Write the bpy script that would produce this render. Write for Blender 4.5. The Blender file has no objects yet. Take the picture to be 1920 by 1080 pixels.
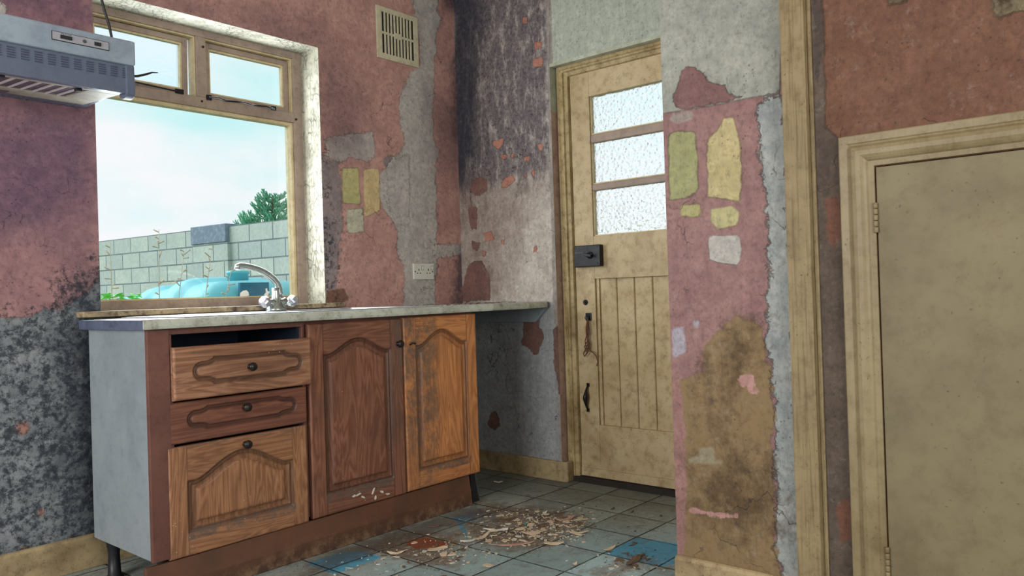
import bpy, math, random
import numpy as np
from mathutils import Vector, Matrix, Quaternion
random.seed(7)
S = bpy.context.scene
COL = S.collection

# ------------------------------------------------------------------ camera, world, light
F_PX = 1477.0
YAW, PIT, ROL = [math.radians(a) for a in (40.69, .373, -1.809)]
CAM = np.array([-3.226, -3.148, 0.975])
_f = np.array([math.cos(YAW)*math.cos(PIT), math.sin(YAW)*math.cos(PIT), math.sin(PIT)])
_r = np.array([math.sin(YAW), -math.cos(YAW), 0.]); _u = np.cross(_r, _f)
_c, _s = math.cos(ROL), math.sin(ROL)
_R = _c*_r + _s*_u; _U = -_s*_r + _c*_u
cd = bpy.data.cameras.new('camera'); cam = bpy.data.objects.new('camera', cd); COL.objects.link(cam)
cd.sensor_width = 36; cd.lens = 36*F_PX/1920; cd.clip_start = .05; cd.clip_end = 300
m = Matrix(((_R[0], _U[0], -_f[0]), (_R[1], _U[1], -_f[1]), (_R[2], _U[2], -_f[2]))).to_4x4()
m.translation = Vector(CAM); cam.matrix_world = m
S.camera = cam
S.view_settings.view_transform = 'Standard'; S.view_settings.look = 'None'
S.view_settings.exposure = 0.0; S.view_settings.gamma = 1; S.view_settings.use_curve_mapping = False

def at(px, py, ax, v):
    """the point of the plane <axis>=v that was measured at this pixel of the photograph"""
    d = _f*F_PX + _R*(px-960) - _U*(py-540)
    return CAM + d*((v-CAM[ax])/d[ax])

def srgb(r, g, b, k=1.0):
    f = lambda c: (c/255/12.92 if c/255 <= .04045 else ((c/255+.055)/1.055)**2.4)*k
    return (f(r), f(g), f(b), 1)

class NT:
    def __init__(s, name):
        s.m = bpy.data.materials.new(name); s.m.use_nodes = True
        s.t = s.m.node_tree; s.t.nodes.clear()
        s.out = s.t.nodes.new('ShaderNodeOutputMaterial')
        s.tc = None
    def n(s, kind): return s.t.nodes.new('ShaderNode'+kind)
    def put(s, sock, v):
        if hasattr(v, 'links') or isinstance(v, bpy.types.NodeSocket): s.t.links.new(v, sock)
        elif v is not None: sock.default_value = v
    def coord(s, kind='Object'):
        if s.tc is None: s.tc = s.n('TexCoord')
        return s.tc.outputs[kind]
    def mapped(s, scale=(1,1,1), loc=(0,0,0), rot=(0,0,0), vec=None):
        q = s.n('Mapping'); s.put(q.inputs['Vector'], vec or s.coord())
        q.inputs['Scale'].default_value = scale; q.inputs['Location'].default_value = loc; q.inputs['Rotation'].default_value = rot
        return q.outputs[0]
    def noise(s, scale, detail=4, rough=.55, vec=None, dist=0):
        q = s.n('TexNoise'); s.put(q.inputs['Vector'], vec or s.coord())
        q.inputs['Scale'].default_value = scale; q.inputs['Detail'].default_value = detail
        q.inputs['Roughness'].default_value = rough; q.inputs['Distortion'].default_value = dist
        return q.outputs[0]
    def voro(s, scale, feature='F1', vec=None, out='Distance', rnd=1):
        q = s.n('TexVoronoi'); q.feature = feature; s.put(q.inputs['Vector'], vec or s.coord())
        q.inputs['Scale'].default_value = scale; q.inputs['Randomness'].default_value = rnd
        return q.outputs[out]
    def math(s, op, a, b=None, c=None, clamp=False):
        q = s.n('Math'); q.operation = op; q.use_clamp = clamp
        s.put(q.inputs[0], a); s.put(q.inputs[1], b)
        if c is not None: s.put(q.inputs[2], c)
        return q.outputs[0]
    def warped(s, scale, amt, k=1.0):
        q = s.n('TexNoise'); q.inputs['Scale'].default_value = scale; q.inputs['Detail'].default_value = 5; s.put(q.inputs['Vector'], s.coord())
        v = s.n('VectorMath'); v.operation = 'MULTIPLY_ADD'; s.put(v.inputs[0], q.outputs['Color']); v.inputs[1].default_value = (amt,)*3; s.put(v.inputs[2], s.mapped((k, k, k)))
        return v.outputs[0]
    def rng(s, v, a, b, lo=0, hi=1):
        q = s.n('MapRange'); s.put(q.inputs[0], v)
        for i, x in enumerate((a, b, lo, hi)): q.inputs[i+1].default_value = x
        return q.outputs[0]
    def mix(s, f, a, b, mode='MIX'):
        q = s.n('Mix'); q.data_type = 'RGBA'; q.blend_type = mode
        s.put(q.inputs[0], f); s.put(q.inputs[6], a); s.put(q.inputs[7], b)
        return q.outputs[2]
    def attr(s, name):
        q = s.n('Attribute'); q.attribute_name = name; return q.outputs['Fac']
    def bump(s, h, strength=.4, dist=.005, normal=None):
        q = s.n('Bump'); s.put(q.inputs['Height'], h); q.inputs['Strength'].default_value = strength
        q.inputs['Distance'].default_value = dist
        if normal is not None: s.put(q.inputs['Normal'], normal)
        return q.outputs[0]
    def bsdf(s, col, rough=.7, metal=0, normal=None, spec=.4, **kw):
        q = s.n('BsdfPrincipled'); s.put(q.inputs['Base Color'], col); s.put(q.inputs['Roughness'], rough)
        q.inputs['Metallic'].default_value = metal; q.inputs['Specular IOR Level'].default_value = spec
        if normal is not None: s.put(q.inputs['Normal'], normal)
        for k, v in kw.items(): s.put(q.inputs[k.replace('_', ' ')], v)
        s.t.links.new(q.outputs[0], s.out.inputs[0]); return s.m

w = bpy.data.worlds.new('sky'); S.world = w; w.use_nodes = True
wt = w.node_tree; wt.nodes.clear()
def build_world():
    n = lambda k: wt.nodes.new('ShaderNode'+k)
    o = n('OutputWorld'); bg = n('Background'); tc = n('TexCoord'); mp = n('Mapping')
    mp.inputs['Scale'].default_value = (1, 1, 2.6); mp.inputs['Location'].default_value = SKY_LOC
    no = n('TexNoise'); no.inputs['Scale'].default_value = 2.1; no.inputs['Detail'].default_value = 4; no.inputs['Roughness'].default_value = .5
    cr = n('ValToRGB'); e = cr.color_ramp.elements
    e[0].position = .40; e[0].color = (.46, .73, .74, 1); e[1].position = .54; e[1].color = (.74, .76, .78, 1)
    L = wt.links.new
    L(tc.outputs['Generated'], mp.inputs[0]); L(mp.outputs[0], no.inputs[0]); L(no.outputs[0], cr.inputs[0])
    L(cr.outputs[0], bg.inputs[0]); L(bg.outputs[0], o.inputs[0]); bg.inputs[1].default_value = 1.3
SKY_LOC = (3.1, 1.2, 0)
build_world()

def area(name, loc, size, energy, color, direction):
    l = bpy.data.lights.new(name, 'AREA'); l.shape = 'RECTANGLE'; l.size, l.size_y = size; l.energy = energy; l.color = color
    o = bpy.data.objects.new(name, l); COL.objects.link(o); o.location = loc
    o.rotation_euler = Vector(direction).to_track_quat('-Z', 'Y').to_euler(); return o
# two fill lamps added at assumed unseen openings; daylight boost at the visible window
area('fill_back', (-2.9, -5.15, 1.55), (2.0, 1.3), 84, (1, .97, .94), (0, 1, -.02))
area('fill_left', (-5.05, -1.5, 1.5), (1.8, 1.3), 92, (1, .98, .96), (1, 0, -.02))
area('daylight_kitchen_window', (-1.45, .135, 1.57), (.9, 1.1), 24, (.9, .96, 1), (0, -1, 0))
# the bright overcast sky on the window side, as one very soft sun
sl = bpy.data.lights.new('overcast_sun', 'SUN'); sl.energy = 4; sl.angle = math.radians(65); sl.color = (.88, .95, 1)
so_ = bpy.data.objects.new('overcast_sun', sl); COL.objects.link(so_); so_.location = (-4, 8, 9)
so_.rotation_euler = Vector((.5, -.8, -.75)).to_track_quat('-Z', 'Y').to_euler()

# ------------------------------------------------------------------ mesh helpers
WL = {}
class MB:
    def __init__(s): s.v = []; s.f = []; s.mi = []; s.sm = []
    def face(s, idx, mi=0, smooth=False): s.f.append(tuple(idx)); s.mi.append(mi); s.sm.append(smooth)
    def box(s, x0, x1, y0, y1, z0, z1, mi=0):
        x0, x1 = sorted((x0, x1)); y0, y1 = sorted((y0, y1)); z0, z1 = sorted((z0, z1))
        b = len(s.v)
        s.v += [(x0,y0,z0),(x1,y0,z0),(x1,y1,z0),(x0,y1,z0),(x0,y0,z1),(x1,y0,z1),(x1,y1,z1),(x0,y1,z1)]
        for q in ((0,3,2,1),(4,5,6,7),(0,1,5,4),(1,2,6,5),(2,3,7,6),(3,0,4,7)): s.face([b+i for i in q], mi)
        return s
    def obox(s, c, ex, ey, ez, mi=0):
        c, ex, ey, ez = map(lambda a: np.array(a, float), (c, ex, ey, ez)); b = len(s.v)
        for k in (-1, 1):
            for i, j in ((-1,-1),(1,-1),(1,1),(-1,1)): s.v.append(tuple(c+i*ex+j*ey+k*ez))
        for q in ((0,3,2,1),(4,5,6,7),(0,1,5,4),(1,2,6,5),(2,3,7,6),(3,0,4,7)): s.face([b+i for i in q], mi)
        return s
    def loft(s, rings, cap=True, mi=0, smooth=True, closed=False):
        b = len(s.v); n = len(rings[0])
        for r in rings: s.v += [tuple(map(float, p)) for p in r]
        m_ = len(rings)
        for i in range(m_ if closed else m_-1):
            for j in range(n):
                a = b+i*n; c = b+((i+1) % m_)*n
                s.face((a+j, a+(j+1) % n, c+(j+1) % n, c+j), mi, smooth)
        if cap and not closed:
            s.face([b+j for j in range(n)][::-1], mi); s.face([b+(m_-1)*n+j for j in range(n)], mi)
        return s
    def tube(s, pts, r, n=10, mi=0, flat=1.0):
        pts = [Vector(p) for p in pts]; rs = r if isinstance(r, (list, tuple)) else [r]*len(pts)
        up = None; rings = []
        for i, p in enumerate(pts):
            t = (pts[min(i+1, len(pts)-1)]-pts[max(i-1, 0)]).normalized()
            if up is None: up = t.orthogonal().normalized()
            up = (up - t*up.dot(t)).normalized(); w_ = t.cross(up)
            rings.append([p + up*math.cos(2*math.pi*k/n)*rs[i] + w_*math.sin(2*math.pi*k/n)*rs[i]*flat for k in range(n)])
        return s.loft(rings, mi=mi)
    def lathe(s, c, axis, prof, n=20, mi=0, smooth=True, phase=0):
        a = Vector(axis).normalized(); u = a.orthogonal().normalized(); w_ = a.cross(u); c = Vector(c)
        rings = [[c+a*h+(u*math.cos(2*math.pi*k/n+phase)+w_*math.sin(2*math.pi*k/n+phase))*max(r, 1e-4) for k in range(n)] for h, r in prof]
        return s.loft(rings, mi=mi, smooth=smooth)
    def prism(s, poly, ax, lo, hi, mi=0):
        """poly: 2D points in the two axes other than ax (in order), extruded along ax"""
        def p3(p, t):
            q = [0, 0, 0]; o = [i for i in range(3) if i != ax]; q[o[0]], q[o[1]], q[ax] = p[0], p[1], t; return tuple(q)
        b = len(s.v); n = len(poly)
        s.v += [p3(p, lo) for p in poly]+[p3(p, hi) for p in poly]
        s.face([b+i for i in range(n)][::-1], mi); s.face([b+n+i for i in range(n)], mi)
        for i in range(n): s.face((b+i, b+(i+1) % n, b+n+(i+1) % n, b+n+i), mi)
        return s
    def build(s, name, mats, parent=None, bevel=0, attrs=None, recalc=True, subsurf=0, origin=None):
        V = np.array(s.v, float)
        if parent is None:
            o_ = np.array([(V[:,0].min()+V[:,0].max())/2, (V[:,1].min()+V[:,1].max())/2, V[:,2].min()]) if origin is None else np.array(origin)
        else: o_ = WL[parent.name]
        me = bpy.data.meshes.new(name); me.from_pydata((V-o_).tolist(), [], s.f)
        mats = mats if isinstance(mats, (list, tuple)) else [mats]
        for q in mats: me.materials.append(q)
        me.polygons.foreach_set('material_index', s.mi); me.polygons.foreach_set('use_smooth', s.sm)
        if recalc:
            import bmesh
            bm = bmesh.new(); bm.from_mesh(me); bmesh.ops.recalc_face_normals(bm, faces=bm.faces); bm.to_mesh(me); bm.free()
        if attrs:
            for k, a in attrs.items():
                full = np.ones(len(V)); full[:len(a)] = a
                A = me.attributes.new(k, 'FLOAT', 'POINT'); A.data.foreach_set('value', full.astype(np.float32))
        ob = bpy.data.objects.new(name, me); COL.objects.link(ob)
        if parent is None: ob.location = o_
        else: ob.parent = parent
        WL[ob.name] = o_
        if bevel:
            b = ob.modifiers.new('bevel', 'BEVEL'); b.width = bevel; b.segments = 2; b.limit_method = 'ANGLE'; b.angle_limit = math.radians(50)
        if subsurf:
            b = ob.modifiers.new('subsurf', 'SUBSURF'); b.levels = b.render_levels = subsurf
        return ob

def tag(o, label, cat, group=None, kind=None):
    o['label'] = label; o['category'] = cat
    if group: o['group'] = group
    if kind: o['kind'] = kind
    return o
def thing(name, label, cat, loc, group=None):
    o = bpy.data.objects.new(name, None); o.empty_display_size = .05; COL.objects.link(o); o.location = loc
    WL[o.name] = np.array(loc, float); return tag(o, label, cat, group)
def struct(o, label=None, cat=None):
    o['kind'] = 'structure'
    if label: o['label'] = label
    if cat: o['category'] = cat
    return o

def sdf(P, poly):
    """signed distance (negative inside) of points P (n,2) to a polygon"""
    poly = np.array(poly, float); d = np.full(len(P), 1e9); ins = np.zeros(len(P), bool)
    for i in range(len(poly)):
        a, b = poly[i], poly[(i+1) % len(poly)]
        e = b-a; wv = P-a; t = np.clip((wv@e)/max(e@e, 1e-12), 0, 1)
        d = np.minimum(d, ((wv-t[:, None]*e)**2).sum(1))
        c = (a[1] > P[:, 1]) != (b[1] > P[:, 1])
        with np.errstate(divide='ignore', invalid='ignore'):
            ins ^= c & (P[:, 0] < (b[0]-a[0])*(P[:, 1]-a[1])/(b[1]-a[1]+1e-15)+a[0])
    d = np.sqrt(d); return np.where(ins, -d, d)
def layer(P, polys):
    d = np.full(len(P), 1.0)
    for q in polys: d = np.minimum(d, sdf(P, q))
    return d
def steps(a, b, h, extra=()):
    return np.unique(np.round(np.concatenate([np.linspace(a, b, max(2, int(round(abs(b-a)/h))+1)), [e for e in extra if min(a,b) <= e <= max(a,b)]]), 5))
def sheet(mb, ax, val, A, B, holes=(), flip=False):
    """grid sheet in plane ax=val over the two other axes; returns the (n,2) coordinates"""
    AA, BB = np.meshgrid(A, B, indexing='ij'); P = np.stack([AA.ravel(), BB.ravel()], 1); o = [i for i in range(3) if i != ax]
    V = np.zeros((len(P), 3)); V[:, ax] = val; V[:, o[0]] = P[:, 0]; V[:, o[1]] = P[:, 1]
    b = len(mb.v); mb.v += [tuple(v) for v in V.tolist()]; nb = len(B)
    for i in range(len(A)-1):
        for j in range(len(B)-1):
            ca, cb = (A[i]+A[i+1])/2, (B[j]+B[j+1])/2
            if any(h[0] < ca < h[1] and h[2] < cb < h[3] for h in holes): continue
            q = (b+i*nb+j, b+(i+1)*nb+j, b+(i+1)*nb+j+1, b+i*nb+j+1)
            mb.face(q[::-1] if flip else q)
    return P

# ------------------------------------------------------------------ materials
def plaster(name, base, base2, layers, speck=.5, bumpk=.5, scuff=.5, streak=0):
    t = NT(name)
    mid = t.noise(9, 6, .7); fine = t.noise(48, 7, .78)
    rag = t.noise(17, 9, .78); lips = None
    col = t.mix(t.rng(mid, .35, .68), srgb(*base), srgb(*base2))
    hgt = t.math('MULTIPLY', mid, .3)
    for L in layers:
        nz = rag if L.get('ns') is None else t.noise(L['ns'], 8, L.get('rough', .7), vec=t.mapped(L.get('stretch', (1,1,1))))
        base_d = t.attr(L['a']) if not L.get('cap') else t.math('MAXIMUM', t.attr(L['a']), -L['cap'])
        d = t.math('ADD', base_d, t.math('MULTIPLY', t.math('SUBTRACT', nz, .5), L.get('amp', .06)))
        msk = t.math('MULTIPLY', t.rng(d, L.get('soft', .004), -L.get('soft', .004)), L.get('dens', 1.0))
        c = t.mix(t.rng(fine if L.get('f') else mid, .36, .66), srgb(*L['c']), srgb(*L.get('c2', L['c'])))
        col = t.mix(msk, col, c)
        if L.get('h') and L.get('soft', .004) < .012:
            lip = t.math('MULTIPLY', t.rng(t.math('ABSOLUTE', d), .004, .0012), .5)
            lips = lip if lips is None else t.math('MAXIMUM', lips, lip)
        if L.get('h'): hgt = t.math('ADD', hgt, t.math('MULTIPLY', msk, L['h']))
    # dirt blotches, pale scuffs, dark specks and hairline cracks in the paint
    if lips is not None: col = t.mix(t.math('MULTIPLY', lips, t.rng(mid, .4, .6)), col, t.mix(.6, col, (.03, .025, .02, 1)))
    col = t.mix(1.0, col, t.mix(t.rng(fine, .34, .66), (.62, .62, .64, 1), (1.22, 1.2, 1.18, 1)), 'MULTIPLY')
    col = t.mix(t.math('MULTIPLY', t.rng(t.noise(33, 8, .8), .56, .70), .5*scuff), col, t.mix(.6, col, (.62, .6, .57, 1)))
    scr = t.noise(1, 5, .7, vec=t.mapped((130, 130, 22), rot=(.5, .35, 0)))
    col = t.mix(t.math('MULTIPLY', t.rng(scr, .60, .68), .35), col, (.04, .035, .03, 1))
    col = t.mix(t.math('MULTIPLY', t.rng(t.noise(24, 9, .8), .52, .62), .5*speck), col, t.mix(.72, col, (.02, .02, .022, 1)))
    sp = t.math('MULTIPLY', t.rng(t.voro(52), .20, .12), t.rng(t.noise(7, 4), .48, .58))
    col = t.mix(t.math('MULTIPLY', sp, .8*speck), col, (.02, .016, .014, 1))
    cr = t.rng(t.voro(4.5, 'DISTANCE_TO_EDGE', vec=t.warped(7, .30)), .009, .003)
    cr = t.math('MULTIPLY', cr, t.rng(t.noise(1.9, 4, .7), .55, .62))
    col = t.mix(t.math('MULTIPLY', cr, .7), col, (.03, .025, .022, 1))
    if streak:
        st = t.noise(1, 6, .7, vec=t.mapped((60, 60, 3)))
        col = t.mix(t.math('MULTIPLY', t.rng(st, .42, .7), streak), col, t.mix(.6, col, (.02, .015, .01, 1)))
    hgt = t.math('ADD', hgt, t.math('MULTIPLY', fine, .45))
    hgt = t.math('SUBTRACT', hgt, t.math('MULTIPLY', cr, .5))
    return t.bsdf(col, t.rng(mid, .3, .7, .55, .85), normal=t.bump(hgt, bumpk*1.3, .007), spec=.3)

def paint(name, c, c2=None, dirt=.4, dc=(60, 45, 30), rough=.5, bumpk=.25, scale=1, crackle=0, grainz=0):
    t = NT(name); c2 = c2 or tuple(int(x*.88) for x in c)
    mid = t.noise(6*scale, 6, .6); fine = t.noise(60*scale, 5, .7)
    col = t.mix(t.rng(mid, .35, .65), srgb(*c), srgb(*c2))
    col = t.mix(t.math('MULTIPLY', t.rng(t.noise(24*scale, 9, .8), .50, .66), min(1, dirt*1.15))
    , col, srgb(*dc))
    col = t.mix(t.math('MULTIPLY', t.rng(t.noise(3.2*scale, 5, .7), .52, .72), min(1, dirt*.9)), col, srgb(*dc))
    sp = t.math('MULTIPLY', t.rng(t.voro(60*scale, vec=t.warped(45, .035)), .17, .08), t.rng(t.noise(8, 4), .47, .57))
    col = t.mix(t.math('MULTIPLY', sp, min(1, dirt*1.8)), col, srgb(45, 32, 22))
    h = t.math('MULTIPLY', fine, .5)
    if crackle:
        e = t.voro(1, 'DISTANCE_TO_EDGE', vec=t.mapped((crackle, crackle, crackle*.45)))
        k = t.math('MULTIPLY', t.rng(e, .09, .02), t.rng(t.noise(8, 4), .42, .58))
        col = t.mix(t.math('MULTIPLY', k, .55), col, srgb(70, 62, 52)); h = t.math('SUBTRACT', h, k)
    if grainz:
        g = t.noise(1, 4, .6, vec=t.mapped((130, 130, 4))); h = t.math('ADD', h, t.math('MULTIPLY', g, grainz)); col = t.mix(t.math('MULTIPLY', t.rng(g, .5, .68), min(.6, grainz*.5)), col, srgb(*dc))
    return t.bsdf(col, rough, normal=t.bump(h, bumpk, .004), spec=.35)

def oak(name, c, c2, cd, grime=.3, rough=.42, gstain=.75):
    t = NT(name)
    def grain(sc, sc2):
        wv = t.noise(1, 3, .5, vec=t.mapped(sc2), dist=.6)
        rings = t.math('PINGPONG', t.math('MULTIPLY', wv, 14), .5)
        fib = t.noise(1, 6, .75, vec=t.mapped(sc))
        return t.math('ADD', t.math('MULTIPLY', rings, .8), t.math('MULTIPLY', fib, .75))
    gv = grain((150, 150, 5), (11, 11, 1.3)); gh = grain((5, 150, 150), (1.3, 11, 14))
    g = t.math('ADD', t.math('MULTIPLY', gh, t.attr('rail')), t.math('MULTIPLY', gv, t.math('SUBTRACT', 1, t.attr('rail'))))
    col = t.mix(t.rng(g, .35, .85), srgb(*c2), srgb(*c))
    col = t.mix(t.math('MULTIPLY', t.attr('joint'), .8), col, srgb(30, 18, 12))
    big = t.noise(4.5, 6, .62)
    col = t.mix(t.math('MULTIPLY', t.rng(big, .45, .7), grime), col, srgb(*cd))
    col = t.mix(t.math('MULTIPLY', t.rng(t.noise(30, 8, .8), .58, .68), grime*.8), col, srgb(48, 36, 30))
    col = t.mix(t.math('MULTIPLY', t.attr('stain'), gstain), col, srgb(42, 22, 15))
    col = t.mix(t.math('MULTIPLY', t.math('MULTIPLY', t.attr('wear'), t.rng(t.noise(22, 8, .8), .40, .56)), .8), col, srgb(88, 78, 72))
    sp = t.math('MULTIPLY', t.rng(t.voro(60), .13, .07), t.rng(t.noise(6, 3), .56, .64))
    col = t.mix(sp, col, srgb(190, 175, 160))
    return t.bsdf(col, rough, normal=t.bump(g, .12, .002), spec=.4)

def simple(name, c, rough=.5, metal=0, dirt=.15, bumpk=.1, dc=(50, 42, 36)):
    t = NT(name); nz = t.noise(18, 6, .7)
    col = t.mix(t.math('MULTIPLY', t.rng(nz, .48, .68), dirt), srgb(*c), srgb(*dc))
    return t.bsdf(col, t.rng(nz, .3, .7, max(.05, rough-.12), min(1, rough+.12)), metal, normal=t.bump(t.noise(80, 3), bumpk, .002))

def clear_glass(name, haze=.03):
    t = NT(name); tr = t.n('BsdfTransparent'); gl = t.n('BsdfGlossy'); gl.inputs['Roughness'].default_value = .02
    mx = t.n('MixShader'); fr = t.n('Fresnel'); fr.inputs[0].default_value = 1.35
    nz = t.rng(t.noise(5, 6, .7), .5, .8, 0, haze)
    tl = t.n('BsdfTranslucent'); m2 = t.n('MixShader')
    t.t.links.new(fr.outputs[0], mx.inputs[0]); t.t.links.new(tr.outputs[0], mx.inputs[1]); t.t.links.new(gl.outputs[0], mx.inputs[2])
    t.t.links.new(nz, m2.inputs[0]); t.t.links.new(mx.outputs[0], m2.inputs[1]); t.t.links.new(tl.outputs[0], m2.inputs[2])
    t.t.links.new(m2.outputs[0], t.out.inputs[0]); return t.m
def obscure_glass(name, scale=75, k=.6, tint=(.95, .98, 1, 1), rough=.08):
    t = NT(name); q = t.n('BsdfRefraction'); q.inputs['Color'].default_value = tint; q.inputs['Roughness'].default_value = rough; q.inputs['IOR'].default_value = 1.38
    h = t.math('ADD', t.voro(scale, 'SMOOTH_F1'), t.math('MULTIPLY', t.noise(scale*.7, 3), .6))
    t.put(q.inputs['Normal'], t.bump(h, k, .009))
    tr = t.n('BsdfTransparent'); tr.inputs[0].default_value = tint; mx = t.n('MixShader'); mx.inputs[0].default_value = .7
    t.t.links.new(tr.outputs[0], mx.inputs[1]); t.t.links.new(q.outputs[0], mx.inputs[2]); t.t.links.new(mx.outputs[0], t.out.inputs[0]); return t.m

M = {}
M['reveal'] = paint('flaking_white_reveal', (180, 178, 160), (146, 146, 132), .6, (95, 85, 68), .6, .7, 1.4, crackle=42)
M['wood_tan'] = paint('tan_window_paint', (164, 146, 130), (144, 128, 118), .3, (84, 72, 62), .55, .3, 1.2)
M['wood_cream'] = paint('cream_window_paint', (214, 200, 160), (196, 178, 136), .3, (110, 84, 50), .55, .4, 1.2)
M['sill'] = paint('dirty_sill_paint', (176, 158, 122), (132, 116, 96), .9, (44, 32, 26), .6, .5, 1.5)
M['door_cream'] = paint('cream_door_paint', (192, 174, 138), (174, 154, 116), .4, (98, 74, 42), .5, .25, 1.0)
M['frame_yellow'] = paint('yellowed_frame_paint', (182, 164, 122), (154, 134, 92), .55, (84, 60, 30), .5, .4, 1.2, grainz=.5)
M['cupboard'] = paint('cupboard_paint_dim', (124, 114, 86), (110, 101, 76), .3, (96, 80, 54), .55, .15, .8)  # darkened to put the dim light on this side into the colour
M['casing'] = paint('casing_paint', (140, 127, 96), (122, 109, 80), .35, (96, 76, 44), .45, .25, 1, grainz=.3)
M['batten'] = paint('batten_paint', (144, 129, 96), (126, 111, 80), .4, (88, 66, 36), .55, .5, 1, grainz=1.2)
M['skirting'] = paint('skirting_paint', (168, 150, 114), (146, 128, 96), .5, (80, 62, 40), .5, .3, 1.2)
M['white_panel'] = paint('white_side_panel', (140, 150, 156), (130, 141, 148), .2, (84, 88, 92), .4, .08, .8)
M['worktop'] = paint('worktop_laminate', (196, 200, 194), (174, 176, 168), .5, (92, 74, 62), .4, .1, 1.3)
M['steel'] = simple('dull_steel', (190, 192, 196), .35, .7, .4)
M['chrome'] = simple('tarnished_chrome', (176, 184, 180), .28, .85, .45, dc=(96, 108, 100))
M['black_metal'] = simple('black_metal', (24, 25, 28), .4, .3, .3, .3, (60, 60, 66))
M['knob'] = simple('dark_knob', (38, 34, 34), .35, .4, .3, .1, (80, 70, 62))
M['black_plastic'] = simple('black_plastic', (26, 28, 34), .5, 0, .2)
M['grey_leg'] = simple('grey_plastic', (70, 74, 76), .5, 0, .3)
M['dark_void'] = simple('dark_interior', (14, 26, 44), .8, 0, .1)
M['socket_white'] = simple('socket_plastic', (196, 196, 186), .4, 0, .15)
M['hole'] = simple('socket_hole', (12, 12, 12), .8)
M['vent_cream'] = paint('vent_cream', (192, 186, 158), (178, 172, 146), .25, (90, 80, 60), .5, .2, 1.5)
M['vent_dark'] = simple('vent_dark', (26, 32, 30), .8)
M['hood_front'] = paint('hood_enamel', (146, 160, 172), (132, 146, 160), .2, (70, 76, 90), .4, .05, .9)
M['hood_visor'] = simple('hood_visor', (90, 100, 118), .3, 0, .35, .02, (58, 62, 88))
M['hood_cream'] = paint('hood_cream', (178, 174, 158), (156, 152, 140), .4, (80, 74, 76), .5, .1, 1.2)
M['hood_grille'] = simple('hood_grille', (92, 78, 92), .6, 0, .4)
M['hood_bar'] = simple('hood_bar', (186, 176, 180), .5, 0, .2)
M['rust'] = simple('rusty_string', (96, 62, 48), .8, 0, .4)
M['plinth'] = None
M['sticker'] = simple('paper_sticker', (236, 238, 236), .7, 0, .05)
M['foil'] = simple('cracked_film', (150, 170, 190), .4)
M['grass'] = simple('rough_grass', (92, 120, 70), .9, 0, .5, .5, (60, 80, 40))
M['leaf'] = simple('fresh_leaf', (120, 220, 100), .6, 0, .25, .2, (60, 140, 60))
M['stem'] = simple('dry_stem', (196, 180, 160), .8, 0, .2)
M['needle'] = simple('conifer_green', (96, 168, 134), .8, 0, .4, .3, (48, 116, 88))
M['bark'] = simple('bark', (86, 92, 82), .9, 0, .4, .4)
M['tank'] = simple('teal_tank', (104, 184, 194), .45, 0, .12, .05, (86, 172, 188))
M['tank_dark'] = simple('tank_label', (14, 104, 134), .5, 0, .2, .05, (20, 100, 130))
M['chip_cream'] = simple('cream_chip', (204, 186, 158), .9, 0, .35, .3, (130, 110, 90))
M['chip_white'] = simple('white_chip', (200, 198, 186), .9, 0, .3, .3, (130, 122, 110))
M['chip_brown'] = simple('brown_chip', (104, 84, 66), .9, 0, .5, .3)
M['chip_teal'] = simple('teal_chip', (60, 140, 140), .8, 0, .3, .2)
M['chip_pink'] = simple('pink_chip', (176, 140, 124), .9, 0, .3, .3, (120, 90, 76))

# ------------------------------------------------------------------ the room shell
ZC = 2.75
WX0, WX1, WZ0, WZ1 = -1.972, -.94, .955, 2.186           # window opening
DX = -.677                                                # door opening starts here (y)
PX = -.95                                                 # plane of the pier and right-hand wall
def polys(ax, v, lst):
    o = [i for i in range(3) if i != ax]
    return [[(at(px, py, ax, v)[o[0]], at(px, py, ax, v)[o[1]]) for px, py in q] for q in lst]

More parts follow.
